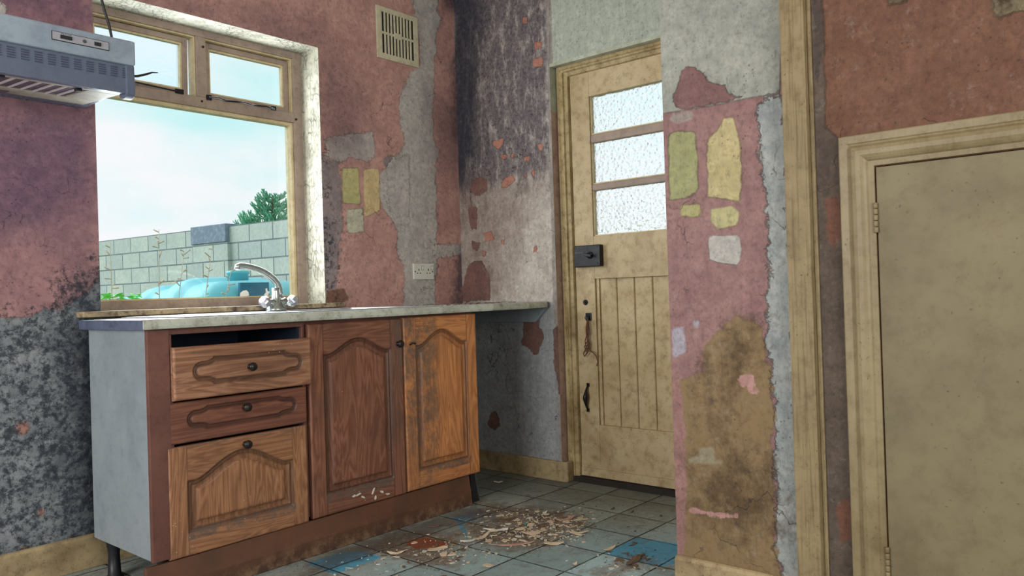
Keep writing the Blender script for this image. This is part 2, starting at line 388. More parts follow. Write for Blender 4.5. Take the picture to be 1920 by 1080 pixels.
# window wall
WP = dict(
 grey=[[(775,-30),(828,-30),(822,20),(830,35),(818,60),(815,125),(812,200),(812,260),(822,280),(818,320),(820,470),(815,575),(757,575),(757,500),(740,460),(745,430),(725,400),(708,360),(716,320),(745,290),(760,270),(750,225),(747,200),(752,175),(765,150),(768,130),(786,125),(784,60),(775,30)],
       [(606,262),(645,252),(700,248),(703,292),(685,300),(655,296),(640,305),(612,300)],
       [(820,458),(872,456),(872,480),(820,484)],[(-60,20),(-10,0),(12,10),(10,40),(-60,60)],
        ],
 lowgrey=[[(-200,590),(60,592),(110,578),(150,560),(182,520),(230,570),(240,610),(500,640),(700,640),(900,640),(900,1300),(-300,1300)]],
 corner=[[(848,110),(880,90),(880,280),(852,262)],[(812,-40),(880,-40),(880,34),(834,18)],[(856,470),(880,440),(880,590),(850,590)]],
 strip=[[(596,290),(636,300),(642,420),(634,520),(630,580),(596,580)],[(720,300),(768,290),(768,420),(735,420)]],
 purple=[[(-300,200),(192,200),(192,400),(110,450),(-300,430)],[(-300,-60),(172,-60),(178,50),(-300,30)]],
 dusk=[[(596,60),(650,130),(690,180),(680,300),(596,300)],[(240,-30),(600,40),(640,120),(480,60),(240,10)],[(800,180),(870,180),(875,330),(820,330)]],
 mauve=[[(-300,-60),(180,-60),(192,600),(-300,600)]],
 mould_shade=[[(120,600),(230,590),(300,900),(300,1100),(140,1000),(110,800)],[(140,540),(192,520),(230,560),(190,620),(140,610)]],
 mould=[[(-300,620),(210,600),(300,800),(260,1010),(60,1060),(-300,1050)],[(600,420),(614,420),(612,520),(600,520)],[(140,530),(192,510),(240,570),(200,640),(120,600)]],
 yel=[[(642,316),(672,314),(676,383),(643,380)]], cream=[[(681,318),(711,316),(713,395),(700,400),(684,407)]], pale=[[(649,393),(680,390),(683,435),(652,437)]],
 chipp=[[(30,792),(52,790),(55,808),(42,816),(29,810)],[(70,955),(82,953),(84,968),(70,968)],[(36,1025),(50,1022),(50,1034),(40,1038)]],
 brown=[[(612,545),(645,540),(654,560),(640,572),(612,572)]])
m_ww = plaster('window_wall_plaster', (188,148,138), (164,126,119), [
    dict(a='strip', c=(150,136,134), c2=(124,114,116), amp=.16, h=.4),
    dict(a='mauve', c=(150,112,116), c2=(132,98,106), amp=.3, soft=.05, dens=.75, ns=5),
    dict(a='purple', c=(112,84,104), c2=(88,70,92), amp=.35, soft=.12, dens=.8, ns=5),  # purple discolouration with the light's cool tint put into its colour
    dict(a='grey', c=(184,178,172), c2=(160,157,153), amp=.13, h=.7),
    dict(a='lowgrey', c=(146,152,155), c2=(112,119,124), amp=.13, h=.7),
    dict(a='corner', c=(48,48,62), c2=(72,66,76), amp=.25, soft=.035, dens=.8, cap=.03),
    dict(a='dusk', c=(112,84,88), c2=(94,76,82), amp=.25, soft=.08, dens=.55),
    dict(a='chipp', c=(168,126,112), c2=(158,116,104), amp=.01, h=.3),
    dict(a='brown', c=(116,86,74), amp=.02),
    dict(a='mould', c=(24,32,42), c2=(58,66,76), amp=.9, soft=.05, dens=.85, ns=24, rough=.84, f=1, cap=.01),
    dict(a='mould_shade', c=(24,32,48), c2=(40,48,62), amp=.5, soft=.09, dens=.75, cap=.09),  # mould beside the cabinet, with the bluish shade there painted into it
    dict(a='yel', c=(184,178,124), c2=(172,170,118), amp=.035, soft=.003, h=.6),
    dict(a='cream', c=(202,182,136), c2=(192,170,124), amp=.035, soft=.003, h=.6),
    dict(a='pale', c=(184,182,160), c2=(172,172,152), amp=.035, soft=.003, h=.6)], speck=.7)
mb = MB()
A = steps(-5.1, -2.75, .1); A = np.unique(np.concatenate([A, steps(-2.75, 0, .0125, (WX0, WX1))])); B = steps(0, ZC, .0125, (WZ0, WZ1))
P = sheet(mb, 1, 0, A, B, holes=[(WX0, WX1, WZ0, WZ1)])
at_w = {k: layer(P, polys(1, 0, v)) for k, v in WP.items()}
mb.box(-5.1, WX0, .002, .3, 0, ZC, 1); mb.box(WX1, .2, .002, .3, 0, ZC, 1); mb.box(WX0, WX1, .002, .3, 0, WZ0, 1); mb.box(WX0, WX1, .002, .3, WZ1, ZC, 1)
struct(mb.build('wall_front', [m_ww, M['reveal']], attrs=at_w, recalc=False), 'kitchen window wall of stained pink and grey plaster', 'wall')

# door wall
EP = dict(
 lower=[[(860,566),(1044,566),(1064,900),(860,900)]],
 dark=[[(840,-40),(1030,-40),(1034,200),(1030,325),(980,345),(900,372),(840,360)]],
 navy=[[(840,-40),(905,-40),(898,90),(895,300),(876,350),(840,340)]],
 brownm=[[(850,360),(1012,352),(990,400),(955,460),(935,560),(850,570)]],
 green=[[(1031,-120),(1300,-120),(1300,80),(1031,128)]],
 bead=[[(1022,-60),(1032,-60),(1047,560),(1064,862),(1050,862),(1037,560)]],
 salmon=[[(922,264),(932,262),(943,258),(944,270),(934,280),(924,272)],[(938,290),(950,290),(950,299),(939,299)],[(958,288),(964,288),(963,297),(958,296)],[(982,292),(994,292),(992,302),(983,302)],[(1008,270),(1016,270),(1018,286),(1010,282)],
         [(978,32),(988,31),(989,45),(980,44)],[(996,320),(1002,318),(1002,332),(997,330)],[(985,322),(989,322),(987,334),(984,333)],[(1003,78),(1018,80),(1014,92),(1002,94)],[(1000,110),(1018,106),(1016,126),(998,124)],[(945,335),(962,328),(966,338),(950,352),(938,352)],
         [(1000,462),(1009,460),(1006,472),(1000,474)],[(940,448),(946,450),(944,458),(940,456)],[(905,436),(922,434),(926,448),(912,452)],[(905,470),(912,472),(909,482),(904,480)]],
 redbrown=[[(884,340),(900,331),(914,338),(913,358),(897,368),(882,360)],[(878,388),(895,390),(894,428),(883,430),(879,410)],[(885,452),(900,456),(896,472),(886,466)],[(877,500),(888,490),(903,489),(914,510),(919,525),(918,563),(860,566)],
         [(983,599),(998.5,595),(1012,601),(1010,614),(1015.5,617),(1019,629),(1019,641),(1012.6,650),(1009.6,664),(1002,666),(996,660),(989,650),(980,647),(976,641),(982,629),(981,613)],
         [(1036,617),(1046,612),(1054,760),(1046,720),(1038,680),(1039,640)],[(918,778),(928,770),(937,785),(937,800),(928,806),(918,802),(915,794)]])
m_ew = plaster('door_wall_plaster', (204,196,186), (174,166,158), [
    dict(a='lower', c=(166,170,172), c2=(146,150,154), amp=.02, soft=.01),
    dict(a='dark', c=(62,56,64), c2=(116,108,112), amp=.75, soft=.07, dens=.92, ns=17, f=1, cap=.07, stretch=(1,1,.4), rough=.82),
    dict(a='brownm', c=(104,86,80), c2=(150,134,122), cap=.08, amp=.7, soft=.14, dens=.85, ns=8, rough=.75),
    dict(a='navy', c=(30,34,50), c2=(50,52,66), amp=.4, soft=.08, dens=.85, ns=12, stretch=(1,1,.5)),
    dict(a='green', c=(182,190,176), c2=(168,178,166), amp=.01, soft=.003, h=.4),
    dict(a='bead', c=(166,160,152), c2=(140,134,128), amp=.02),
    dict(a='salmon', c=(182,128,110), c2=(158,110,96), amp=.035, ns=34, soft=.002, h=-.6),
    dict(a='redbrown', c=(130,96,88), c2=(112,84,78), amp=.035, ns=24, soft=.002, h=-.6)], speck=.7, streak=.25)
mb = MB(); A = np.unique(np.concatenate([steps(-2.2, -1.62, .05), steps(-1.62, 0, .009, (DX,))])); B = steps(0, ZC, .009, (2.146,))
P = sheet(mb, 0, 0, A, B, holes=[(-1.62, DX, -1, 2.146)], flip=True)
at_e = {k: layer(P, polys(0, 0, v)) for k, v in EP.items()}
mb.box(.002, .25, DX, 0, 0, ZC, 1); mb.box(.002, .25, -1.62, DX, 2.146, ZC, 2); mb.box(.002, .25, -2.2, -1.62, 0, ZC, 1); mb.box(-.002, .03, -1.62, DX, 2.133, 2.150, 3)
t = NT('pink_reveal'); sp_ = t.n('SeparateXYZ'); t.put(sp_.inputs[0], t.n('NewGeometry').outputs['Position']); nz = t.noise(12, 7, .7)
zz = t.rng(t.math('ADD', sp_.outputs[2], t.math('MULTIPLY', nz, .1)), 1.955, 1.963)
col = t.mix(zz, t.mix(t.rng(nz, .4, .6), srgb(186,160,146), srgb(168,140,126)), t.mix(t.rng(nz, .4, .6), srgb(184,192,176), srgb(160,168,152)))
col = t.mix(t.math('MULTIPLY', t.rng(t.noise(30, 8, .8), .54, .66), .5), col, srgb(84,70,58)); M['pink_reveal'] = t.bsdf(col, .7, normal=t.bump(nz, .4, .004))
M['lit_lintel_bead'] = paint('lit_lintel_bead', (184, 190, 172), (160, 164, 142), .4, (96, 86, 60), .6, .3)  # lintel edge bead, kept pale to paint in the lit underside
struct(mb.build('wall_right', [m_ew, M['pink_reveal'], M['reveal'], M['lit_lintel_bead']], attrs=at_e, recalc=False), 'mouldy plaster wall round the back door', 'wall')

# pier and under-stair wall
PP = dict(
 grey=[[(1180,-120),(1470,-120),(1462,174),(1400,185),(1340,197),(1200,220)]],
 hole=[[(1273,147),(1283,125),(1300,126),(1313,133),(1328,152),(1345,160),(1360,160),(1367,173),(1393,180),(1360,193),(1277,205),(1258,188)]],
 side=[[(1418,190),(1470,174),(1510,1200),(1476,1200),(1452,960),(1455,850),(1452,740),(1436,640),(1444,520),(1440,400),(1425,300)]],
 damp=[[(1240,1200),(1474,1200),(1450,960),(1452,850),(1450,740),(1430,605),(1385,590),(1345,628),(1328,660),(1325,705),(1272,705),(1240,740)]],
 rim=[[(1230,690),(1274,700),(1284,800),(1288,900),(1284,1000),(1280,1060),(1230,1060)]],
 dampdark=[[(1300,880),(1380,860),(1440,880),(1445,990),(1380,990),(1300,960)],[(1370,640),(1410,635),(1410,690),(1370,680)],[(1335,690),(1370,690),(1365,800),(1340,790)]],
 pinkline=[[(1289,951),(1300,951),(1340,963),(1385,961),(1384,973),(1350,972),(1295,961)],[(1380,708),(1412,700),(1414,722),(1390,726)],[(1400,725),(1425,732),(1420,742),(1404,738)]],
 palep=[[(1310,840),(1338,838),(1340,862),(1356,864),(1354,870),(1290,868),(1290,858),(1312,856)]],
 green=[[(1253,252),(1270,246),(1303,246),(1308,300),(1310,358),(1290,370),(1256,374)]],
 yellow=[[(1326,262),(1345,244),(1360,220),(1376,222),(1388,268),(1392,350),(1386,378),(1326,370)]],
 green2=[[(1275,384),(1312,382),(1316,404),(1300,408),(1275,406)]], beige=[[(1333,392),(1372,386),(1386,398),(1384,422),(1345,430),(1333,415)]],
 white=[[(1328,442),(1385,441),(1391,468),(1386,498),(1345,492),(1330,486)]], palet=[[(1258,214),(1298,208),(1300,224),(1270,233),(1256,226)]],
 lav=[[(1258,612),(1282,612),(1285,660),(1262,672)],[(1300,602),(1312,602),(1312,614),(1302,616)]],
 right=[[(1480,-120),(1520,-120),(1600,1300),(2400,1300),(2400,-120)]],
 rstrip=[[(1510,-120),(1536,-120),(1546,100),(1548,240),(1576,262),(1590,560),(1630,1200),(1530,1200)]],
 rpink=[[(1546,372),(1574,368),(1578,440),(1566,474),(1552,450)],[(1568,950),(1592,930),(1596,1010),(1575,1020)]],
 rdark=[[(1526,-40),(1542,-20),(1546,80),(1540,120),(1534,160),(1528,150)],[(1534,262),(1560,262),(1560,330),(1540,360)]],
 rhole=[[(1858,-10),(1940,-20),(1940,20),(1905,24),(1880,34),(1862,30)],[(1660,-8),(1705,-10),(1700,6),(1668,10)]])
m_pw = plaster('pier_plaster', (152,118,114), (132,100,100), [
    dict(a='side', c=(166,170,167), c2=(134,143,144), amp=.12, h=.8),
    dict(a='grey', c=(160,163,154), c2=(142,146,139), amp=.008, soft=.003, h=.8),
    dict(a='hole', c=(128,96,94), c2=(118,88,88), amp=.045, ns=22, soft=.002, h=-.6),
    dict(a='damp', c=(150,128,94), c2=(112,92,62), amp=.14, ns=9, f=1, h=.2),
    dict(a='rim', c=(154,118,112), c2=(138,104,100), amp=.04),
    dict(a='dampdark', c=(62,46,30), c2=(92,72,48), amp=.6, soft=.07, dens=.8, ns=20, f=1),
    dict(a='palep', c=(156,152,130), c2=(140,134,110), amp=.02, dens=.8),
    dict(a='pinkline', c=(180,140,134), c2=(166,126,120), amp=.035, ns=26, soft=.002),
    dict(a='green', c=(154,156,110), c2=(144,146,104), amp=.03, soft=.003, h=.6),
    dict(a='yellow', c=(186,174,130), c2=(174,162,118), amp=.03, soft=.003, h=.6),
    dict(a='green2', c=(166,162,114), amp=.012, soft=.003, h=.5), dict(a='beige', c=(176,170,126), amp=.01, soft=.003, h=.5),
    dict(a='white', c=(176,174,168), c2=(166,164,160), amp=.01, soft=.002, h=.5), dict(a='palet', c=(148,138,130), amp=.02, soft=.003),
    dict(a='lav', c=(160,156,166), amp=.03, soft=.004),
    dict(a='right', c=(120,86,68), c2=(106,74,60), amp=.004, soft=.01),  # right-hand wall tone, darker to paint in its dimmer light
    dict(a='rstrip', c=(100,88,78), c2=(80,70,62), amp=.03, h=-.4), dict(a='rpink', c=(110,76,62), amp=.03),
    dict(a='rdark', c=(72,62,58), c2=(88,76,70), amp=.05, ns=30), dict(a='rhole', c=(150,140,110), c2=(70,56,40), amp=.04, ns=20, h=-1)], speck=.55, bumpk=.6, streak=.12)
mb = MB(); A = np.unique(np.concatenate([steps(-5.2, -3.4, .1), steps(-3.4, -1.863, .0125)])); B = steps(0, ZC, .0125)
P = sheet(mb, 0, PX, A, B, holes=[(-3.26, -2.508, -1, 1.289)], flip=True)
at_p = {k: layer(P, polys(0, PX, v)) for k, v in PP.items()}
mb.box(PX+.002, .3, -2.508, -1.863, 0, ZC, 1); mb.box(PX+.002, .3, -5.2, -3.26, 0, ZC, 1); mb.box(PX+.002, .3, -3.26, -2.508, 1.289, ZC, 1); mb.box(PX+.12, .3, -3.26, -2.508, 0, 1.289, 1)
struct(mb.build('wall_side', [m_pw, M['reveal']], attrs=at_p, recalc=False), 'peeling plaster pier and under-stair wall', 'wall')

# floor
FP = dict(
 blue=[[(1133,1038),(1195,1008),(1300,1024),(1300,1050),(1230,1064)],[(573,1057),(640,1035),(680,1032),(716,1045),(626,1077)],[(880,1020),(850,970),(905,955),(930,962),(935,990),(890,985),(870,975)]],
 orange=[[(758,1016),(800,1008),(846,1020),(832,1024),(780,1030)]],
 debris=[[(862,985),(900,940),(960,948),(1090,965),(1100,985),(1060,1000),(1040,1020),(960,1030),(900,1010)],[(680,1030),(760,1000),(870,1000),(850,1060),(760,1050)],[(1130,1075),(1180,1050),(1230,1052),(1230,1062),(1150,1085)]],
 teal=[[(560,1200),(700,1060),(870,1020),(1000,1030),(1100,985),(1260,1000),(1300,1200)]],
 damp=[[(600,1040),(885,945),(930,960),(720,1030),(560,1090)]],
 backshade=[[(880,860),(1300,900),(1300,962),(1100,950),(1010,930),(880,925)]])
t = NT('worn_vinyl_tiles')
sx = t.n('SeparateXYZ'); t.put(sx.inputs[0], t.n('NewGeometry').outputs['Position'])
wob = t.math('MULTIPLY', t.math('SUBTRACT', t.noise(3, 2), .5), .006)
def linemask(o, off, size):
    a = t.math('DIVIDE', t.math('ADD', t.math('ADD', o, off), wob), size)
    fr = t.math('FRACT', a); d = t.math('MULTIPLY', t.math('MINIMUM', fr, t.math('SUBTRACT', 1, fr)), size)
    return d, t.math('FLOOR', a)
dx, ix = linemask(sx.outputs[0], 12.135, .236) ; dy, iy = linemask(sx.outputs[1], 12.54, .2355)
cx = t.n('CombineXYZ'); t.put(cx.inputs[0], ix); t.put(cx.inputs[1], iy)
wn = t.n('TexWhiteNoise'); t.put(wn.inputs[0], cx.outputs[0])
mid = t.noise(6, 6, .65); fine = t.noise(40, 6, .75); rag = t.noise(16, 8, .75)
col = t.mix(t.rng(mid, .35, .65), srgb(138,150,146), srgb(164,168,160))
col = t.mix(t.math('MULTIPLY', wn.outputs[0], .45), col, srgb(160,180,182))
def lay(col, a, c, c2, amp, soft, dens=1, nz=None):
    d = t.math('ADD', t.attr(a), t.math('MULTIPLY', t.math('SUBTRACT', nz or rag, .5), amp))
    k = t.math('MULTIPLY', t.rng(d, soft, -soft), dens)
    return t.mix(k, col, t.mix(t.rng(fine, .4, .62), srgb(*c), srgb(*c2)))
col = lay(col, 'teal', (164,192,196), (142,172,178), .35, .12, .75)
col = lay(col, 'blue', (76,172,212), (80,150,180), .012, .003, .95)
col = lay(col, 'backshade', (108,106,96), (90,88,78), .3, .1, .55)  # dirt and dimmer light at the back of the floor, painted as colour
col = lay(col, 'debris', (128,112,98), (92,80,70), .5, .05, .85, t.noise(9, 8, .75))
dm = t.math('MULTIPLY', t.rng(t.math('ADD', t.attr('debris'), t.math('MULTIPLY', t.math('SUBTRACT', rag, .5), .5)), .03, -.03), t.rng(t.noise(38, 5, .7, vec=t.mapped((1, 1.8, 1), rot=(0, 0, .5))), .55, .58))
col = t.mix(t.math('MULTIPLY', dm, .8), col, srgb(198,180,152))
col = t.mix(1.0, col, t.mix(wn.outputs[0], (.80, .80, .80, 1), (1.12, 1.12, 1.12, 1)), 'MULTIPLY')
col = t.mix(1.0, col, t.mix(t.rng(fine, .34, .66), (.72, .71, .69, 1), (1.16, 1.16, 1.16, 1)), 'MULTIPLY')
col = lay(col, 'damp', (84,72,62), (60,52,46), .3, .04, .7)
col = lay(col, 'orange', (140,74,48), (124,62,40), .01, .002)
col = t.mix(t.math('MULTIPLY', t.rng(t.noise(13, 8, .78), .5, .64), .45), col, srgb(92,82,72))
col = t.mix(t.math('MULTIPLY', t.rng(t.noise(5, 8, .8, vec=t.mapped((1, 2.2, 1))), .56, .66), .5), col, srgb(108,92,80))
sp = t.math('MULTIPLY', t.rng(t.voro(60), .22, .12), t.rng(t.noise(5, 4), .47, .56))
col = t.mix(sp, col, srgb(40,36,34))
ln = t.math('MULTIPLY', t.rng(t.math('MINIMUM', dx, dy), .0048, .0022), t.rng(t.noise(6, 4, .7), .36, .5, .55, 1))
col = t.mix(ln, col, srgb(28,28,28))
m_fl = t.bsdf(col, t.rng(mid, .3, .7, .45, .75), normal=t.bump(t.math('SUBTRACT', t.math('MULTIPLY', fine, .5), ln), .4, .004), spec=.35)
mb = MB(); A = np.unique(np.concatenate([steps(-5.2, -2.3, .1), steps(-2.3, .3, .015)])); B = np.unique(np.concatenate([steps(-5.3, -2.3, .1), steps(-2.3, .3, .015)]))
P = sheet(mb, 2, 0, A, B)
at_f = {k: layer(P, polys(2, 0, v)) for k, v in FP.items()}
struct(mb.build('floor', m_fl, attrs=at_f, recalc=False, origin=(-2.4, -2.5, 0)), 'dirty grey-green vinyl tile floor', 'floor')

m_pl = paint('plain_plaster', (176, 164, 150), (160, 148, 136), .3, (90, 80, 70), .8)
struct(MB().box(-5.2, .3, -5.3, .3, ZC, ZC+.1).build('ceiling', m_pl), 'plain plaster ceiling', 'ceiling')
b = MB(); b.box(-5.2, -3.9, -5.3, -5.2, 0, ZC); b.box(-1.9, .3, -5.3, -5.2, 0, ZC); b.box(-3.9, -1.9, -5.3, -5.2, 0, .9); b.box(-3.9, -1.9, -5.3, -5.2, 2.2, ZC)  # window opening assumed, made to let fill light in
struct(b.build('wall_back', m_pl), 'plain wall behind the viewer', 'wall')
b = MB(); b.box(-5.2, -5.1, -5.2, -2.4, 0, ZC); b.box(-5.2, -5.1, -.6, .3, 0, ZC); b.box(-5.2, -5.1, -2.4, -.6, 0, .85); b.box(-5.2, -5.1, -2.4, -.6, 2.15, ZC)  # side opening likewise assumed, placed for the fill light
struct(b.build('wall_left', m_pl), 'plain wall left of the viewer', 'wall')

# skirtings
def skirt(name, a0, a1, ax, face, out, h, label, seed):
    b = MB(); rings = []
    prof = [(0, 0), (1, 0), (1, h-.012), (.7, h-.003), (.35, h), (0, h)]
    for a in (a0, a1):
        r = []
        for q, z in prof:
            o = face+out*q
            r.append((o, a, z) if ax == 0 else (a, o, z))
        rings.append(r)
    b.loft(rings, smooth=False); return struct(b.build(name, M['skirting'], bevel=.003), label, 'skirting')
skirt('baseboard_front', -5.1, -.02, 1, 0, -.018, .125, 'cream skirting board under the window wall', 1)
b = MB(); b.prism([(0, -.005), (0, -.695), (.04, -.705), (.04, -.72), (-.012, -.72), (-.02, -.70), (-.02, -.005)], 2, 0, .104)
struct(b.build('baseboard_right', M['skirting'], bevel=.006), 'cream skirting board turning the corner beside the back door', 'skirting')
skirt('baseboard_side', -1.862, -2.266, 0, PX, -.02, .112, 'cream skirting board at the foot of the pier', 2)

# ------------------------------------------------------------------ window
b = MB(); Y0, Y1 = .15, .21
wf = MB()
wf.box(-2.0, -1.93, Y0, Y1, .955, 2.19); wf.box(-.986, -.93, Y0, Y1, .955, 2.19)
wf.box(-1.93, -.986, Y0, Y1, 2.156, 2.19); wf.box(-1.93, -.986, Y0, Y1, .955, .992)
win = wf.build('window_1', M['wood_tan'], bevel=.003); struct(win, 'painted timber kitchen window with two fanlights over one big pane', 'window')
MB().box(-1.93, -.986, Y0-.004, Y1, 1.842, 1.888).build('transom', M['wood_tan'], win, bevel=.003)
MB().box(-1.482, -1.436, Y0-.002, Y1, 1.888, 2.156).build('mullion', M['wood_tan'], win, bevel=.003)
# cream rebates that line the openings
b = MB()
b.box(-1.0, -.986, Y0+.012, Y1, .992, 1.842); b.box(-1.93, -1.0, Y0+.012, Y1, 1.828, 1.842); b.box(-1.93, -1.916, Y0+.012, Y1, .992, 1.828); b.box(-1.916, -1.0, Y0+.012, Y1, .992, 1.0)
b.build('glazing_bead', M['wood_cream'], win, bevel=.002)
for x0, x1 in ((-1.93, -1.482), (-1.436, -.986)):
    b = MB(); b.box(x0, x0+.006, Y0+.01, Y1, 1.888, 2.156); b.box(x1-.006, x1, Y0+.01, Y1, 1.888, 2.156); b.box(x0+.006, x1-.006, Y0+.01, Y1, 2.150, 2.156)
    b.build('opening_lining', M['wood_cream'], win)
gm, gm2 = clear_glass('window_glass'), obscure_glass('hammered_glass', 60, .18, (.93, .98, 1, 1), .02)
MB().box(-1.917, -.999, .186, .190, .999, 1.829).build('window_pane', gm, win)
def sash(x0, x1, z0, z1, glass, open_):
    y0, y1 = .178, .222
    rr = Matrix.Rotation(math.radians(open_), 4, 'X'); piv = Vector((0, y0, z1))
    def fix(o):
        for v in o.data.vertices:
            p = v.co + Vector(WL[o.name]); v.co = rr @ (p-piv) + piv - Vector(WL[o.name])
        return o
    b = MB(); f = .023
    b.box(x0, x0+f, y0, y1, z0, z1); b.box(x1-f, x1, y0, y1, z0, z1); b.box(x0+f, x1-f, y0, y1, z1-f, z1); b.box(x0+f, x1-f, y0, y1, z0, z0+f)
    o = fix(b.build('fanlight_sash', M['wood_tan'], win, bevel=.002))
    b = MB(); g = .008; a0, a1, c0, c1 = x0+f, x1-f, z0+f, z1-f
    b.box(a0, a0+g, y0+.008, y0+.03, c0, c1); b.box(a1-g, a1, y0+.008, y0+.03, c0, c1); b.box(a0+g, a1-g, y0+.008, y0+.03, c1-g, c1); b.box(a0+g, a1-g, y0+.008, y0+.03, c0, c0+g)
    q = b.build('putty_bead', M['wood_cream'], o)
    fix(q)
    fix(MB().box(a0+.002, a1-.002, y0+.018, y0+.022, c0+.002, c1-.002).build('fanlight_pane', glass, o))
sash(-1.922, -1.505, 1.893, 2.146, gm2, 1.5)
sash(-1.428, -.994, 1.893, 2.146, clear_glass('fanlight_glass', .06), 0)
# stay bars on the transom and a cracked corner of film at the head of the big pane
p0, p1 = at(390, 183, 1, .148), at(512, 204, 1, .148)
b = MB(); pts = [p0+(p1-p0)*k/8+np.array([0, -.012-.003*math.sin(k*1.7), .004*math.sin(k*2.1)]) for k in range(9)]
b.tube(pts, .0035, 8); b.box(p0[0]-.01, p0[0]+.012, .136, .147, p0[2]-.012, p0[2]+.01); b.box(p1[0]-.012, p1[0]+.01, .136, .147, p1[2]-.008, p1[2]+.01)
b.build('stay_bar', M['black_metal'], win)
p0, p1 = at(252, 155, 1, .148), at(330, 172, 1, .148)
b = MB(); b.tube([p0+(p1-p0)*k/4+np.array([0, -.01, 0]) for k in range(5)], .0035, 8); b.box(p1[0]-.005, p1[0]+.03, .138, .149, p1[2]-.008, p1[2]+.012)
b.build('stay_bar', M['black_metal'], win)
for px, py in ((378, 190), (380, 88), (555, 224)):
    c = at(px, py, 1, .148); MB().lathe((c[0], .145, c[2]), (0, -1, 0), [(-.006, .005), (.002, .005), (.003, .003)], 12).build('screw_head', M['black_metal'], win)
# inner sill board
s_ = MB().box(-2.06, -.868, -.062, .152, .934, .956).build('trim_1', M['sill'], bevel=.004); struct(s_, 'mould-spotted painted timber window sill board', 'window sill')

# ------------------------------------------------------------------ back door
FXD = .045
fr = MB()
# moulded door frame swept round the opening; profile = (distance into the opening, x)
prof = [(0, .2), (0, .044), (.008, .040), (.016, .046), (.026, .046), (.030, .041), (.040, .041), (.044, .052), (.062, .056), (.066, .075), (.066, .2)]
def frame_sweep(b, prof, y0, y1, ztop, sgn=-1):
    r1 = [(x, y0+sgn*d, 0) for d, x in prof]; r2 = [(x, y0+sgn*d, ztop-d) for d, x in prof]
    r3 = [(x, y1-sgn*d, ztop-d) for d, x in prof]; r4 = [(x, y1-sgn*d, 0) for d, x in prof]
    b.loft([r1, r2, r3, r4], smooth=False)
frame_sweep(fr, prof, -.683, -1.61, 2.146)
door = fr.build('door_1', M['frame_yellow'], bevel=.0025); struct(door, 'part-glazed cream back door in a moulded timber frame', 'door')
DY0, DY1 = -.752, -1.54; X0, X1 = .068, .112
SY = -.868; SY2 = -1.43
leaf = MB()
leaf.box(X0, X1, SY, DY0, .03, 2.086); leaf.box(X0, X1, DY1, SY2, .03, 2.086)
leaf.box(X0, X1, SY2, SY, 1.958, 2.086); leaf.box(X0, X1, SY2, SY, 1.034, 1.250); leaf.box(X0, X1, SY2, SY, .03, .295)
lf = leaf.build('door_leaf', M['door_cream'], door, bevel=.0025)
b = MB(); b.box(X0-.006, X0, SY2-.03, DY0-.002, .03, .072); b.box(X0-.003, X0, SY2-.03, DY0-.002, .074, .084)
b.build('weather_bar', M['door_cream'], lf, bevel=.002)
for z0, z1 in ((1.722, 1.764), (1.480, 1.513)):
    b = MB(); b.box(X0+.004, X1, SY2, SY, z0, z1); b.build('glazing_bar', M['wood_tan'], lf, bevel=.005)
# tongue-and-groove boards
ys = [SY-.018, -.985, -1.088, -1.190, -1.292, -1.394, SY2]
b = MB()
for i in range(6):
    ya, yb = ys[i]-(.002 if i else 0), ys[i+1]+.002
    b.prism([(X0+.024, ya), (X0+.02, ya-.004), (X0+.02, yb+.004), (X0+.024, yb), (X1-.012, yb), (X1-.012, ya)], 2, .285, 1.045)
b.box(X0+.030, X1-.012, SY2, SY, .285, 1.045); b.box(X0+.012, X0+.03, SY-.018, SY-.002, .285, 1.045)
b.build('matchboard_panel', M['door_cream'], lf)
b = MB(); 
for z0, z1 in ((1.764, 1.958), (1.513, 1.722), (1.250, 1.480)):
    g = obscure_glass('rolled_glass', 62, 1.0, (1, 1, 1, 1), .14) if 'g_' not in M else M['g_']; M['g_'] = g
    pane = MB().box(.094, .098, SY2, SY, z0, z1).build('door_pane', g, lf)
    q = MB(); q.box(X0+.012, .092, SY-.006, SY, z0, z1); q.box(X0+.012, .092, SY2, SY-.006, z0, z0+.006); q.build('glazing_bead', M['wood_cream'], lf)
# rim lock with snib
L0, L1 = at(1079, 461, 0, X0-.02), at(1128, 499, 0, X0-.02)
lk = MB().box(X0-.034, X0, L1[1], L0[1], L1[2], L0[2]-.002).build('rim_lock', M['black_metal'], door, bevel=.004)
b = MB(); cy, cz = (L0[1]+L1[1])/2-.02, (L0[2]+L1[2])/2+.002
b.lathe((X0-.034, cy, cz), (-1, 0, 0), [(0, .018), (.006, .018), (.008, .010), (.02, .010), (.024, .007)], 20)
b.obox((X0-.056, cy, cz), (.004, 0, 0), (0, .020, .004), (0, -.001, .007)); b.build('snib_knob', M['black_metal'], lk, bevel=.002)
b = MB(); b.box(X0-.036, X0-.034, L0[1]-.06, L0[1]-.004, L0[2]-.04, L0[2]-.036)
for a, c in ((.012, .012), (.14, .012), (.012, .095), (.14, .095)): b.lathe((X0-.034, L0[1]-a, L0[2]-c), (-1, 0, 0), [(-.001, .004), (.002, .004), (.003, .002)], 10)
b.build('lock_screws', M['grey_leg'], lk)
k = at(1096, 567, 0, X0-.01)
b = MB(); b.lathe((X0, k[1], k[2]), (-1, 0, 0), [(0, .014), (.004, .014), (.006, .011), (.006, .006), (.003, .005)], 20); b.box(X0-.0075, X0-.002, k[1]-.0018, k[1]+.0018, k[2]-.012, k[2]+.004); b.build('cylinder_lock', M['black_metal'], door)
k2 = at(1102, 594, 0, X0-.01)
MB().box(X0-.006, X0, k2[1]-.018, k2[1]+.018, k2[2]-.02, k2[2]+.02).build('escutcheon', M['black_metal'], door, bevel=.003)
MB().lathe((X0-.004, k2[1]-.002, k2[2]-.004), (-1, 0, 0), [(0, .007), (.022, .006), (.026, .008), (.03, .004)], 14).build('door_key', M['grey_leg'], door)
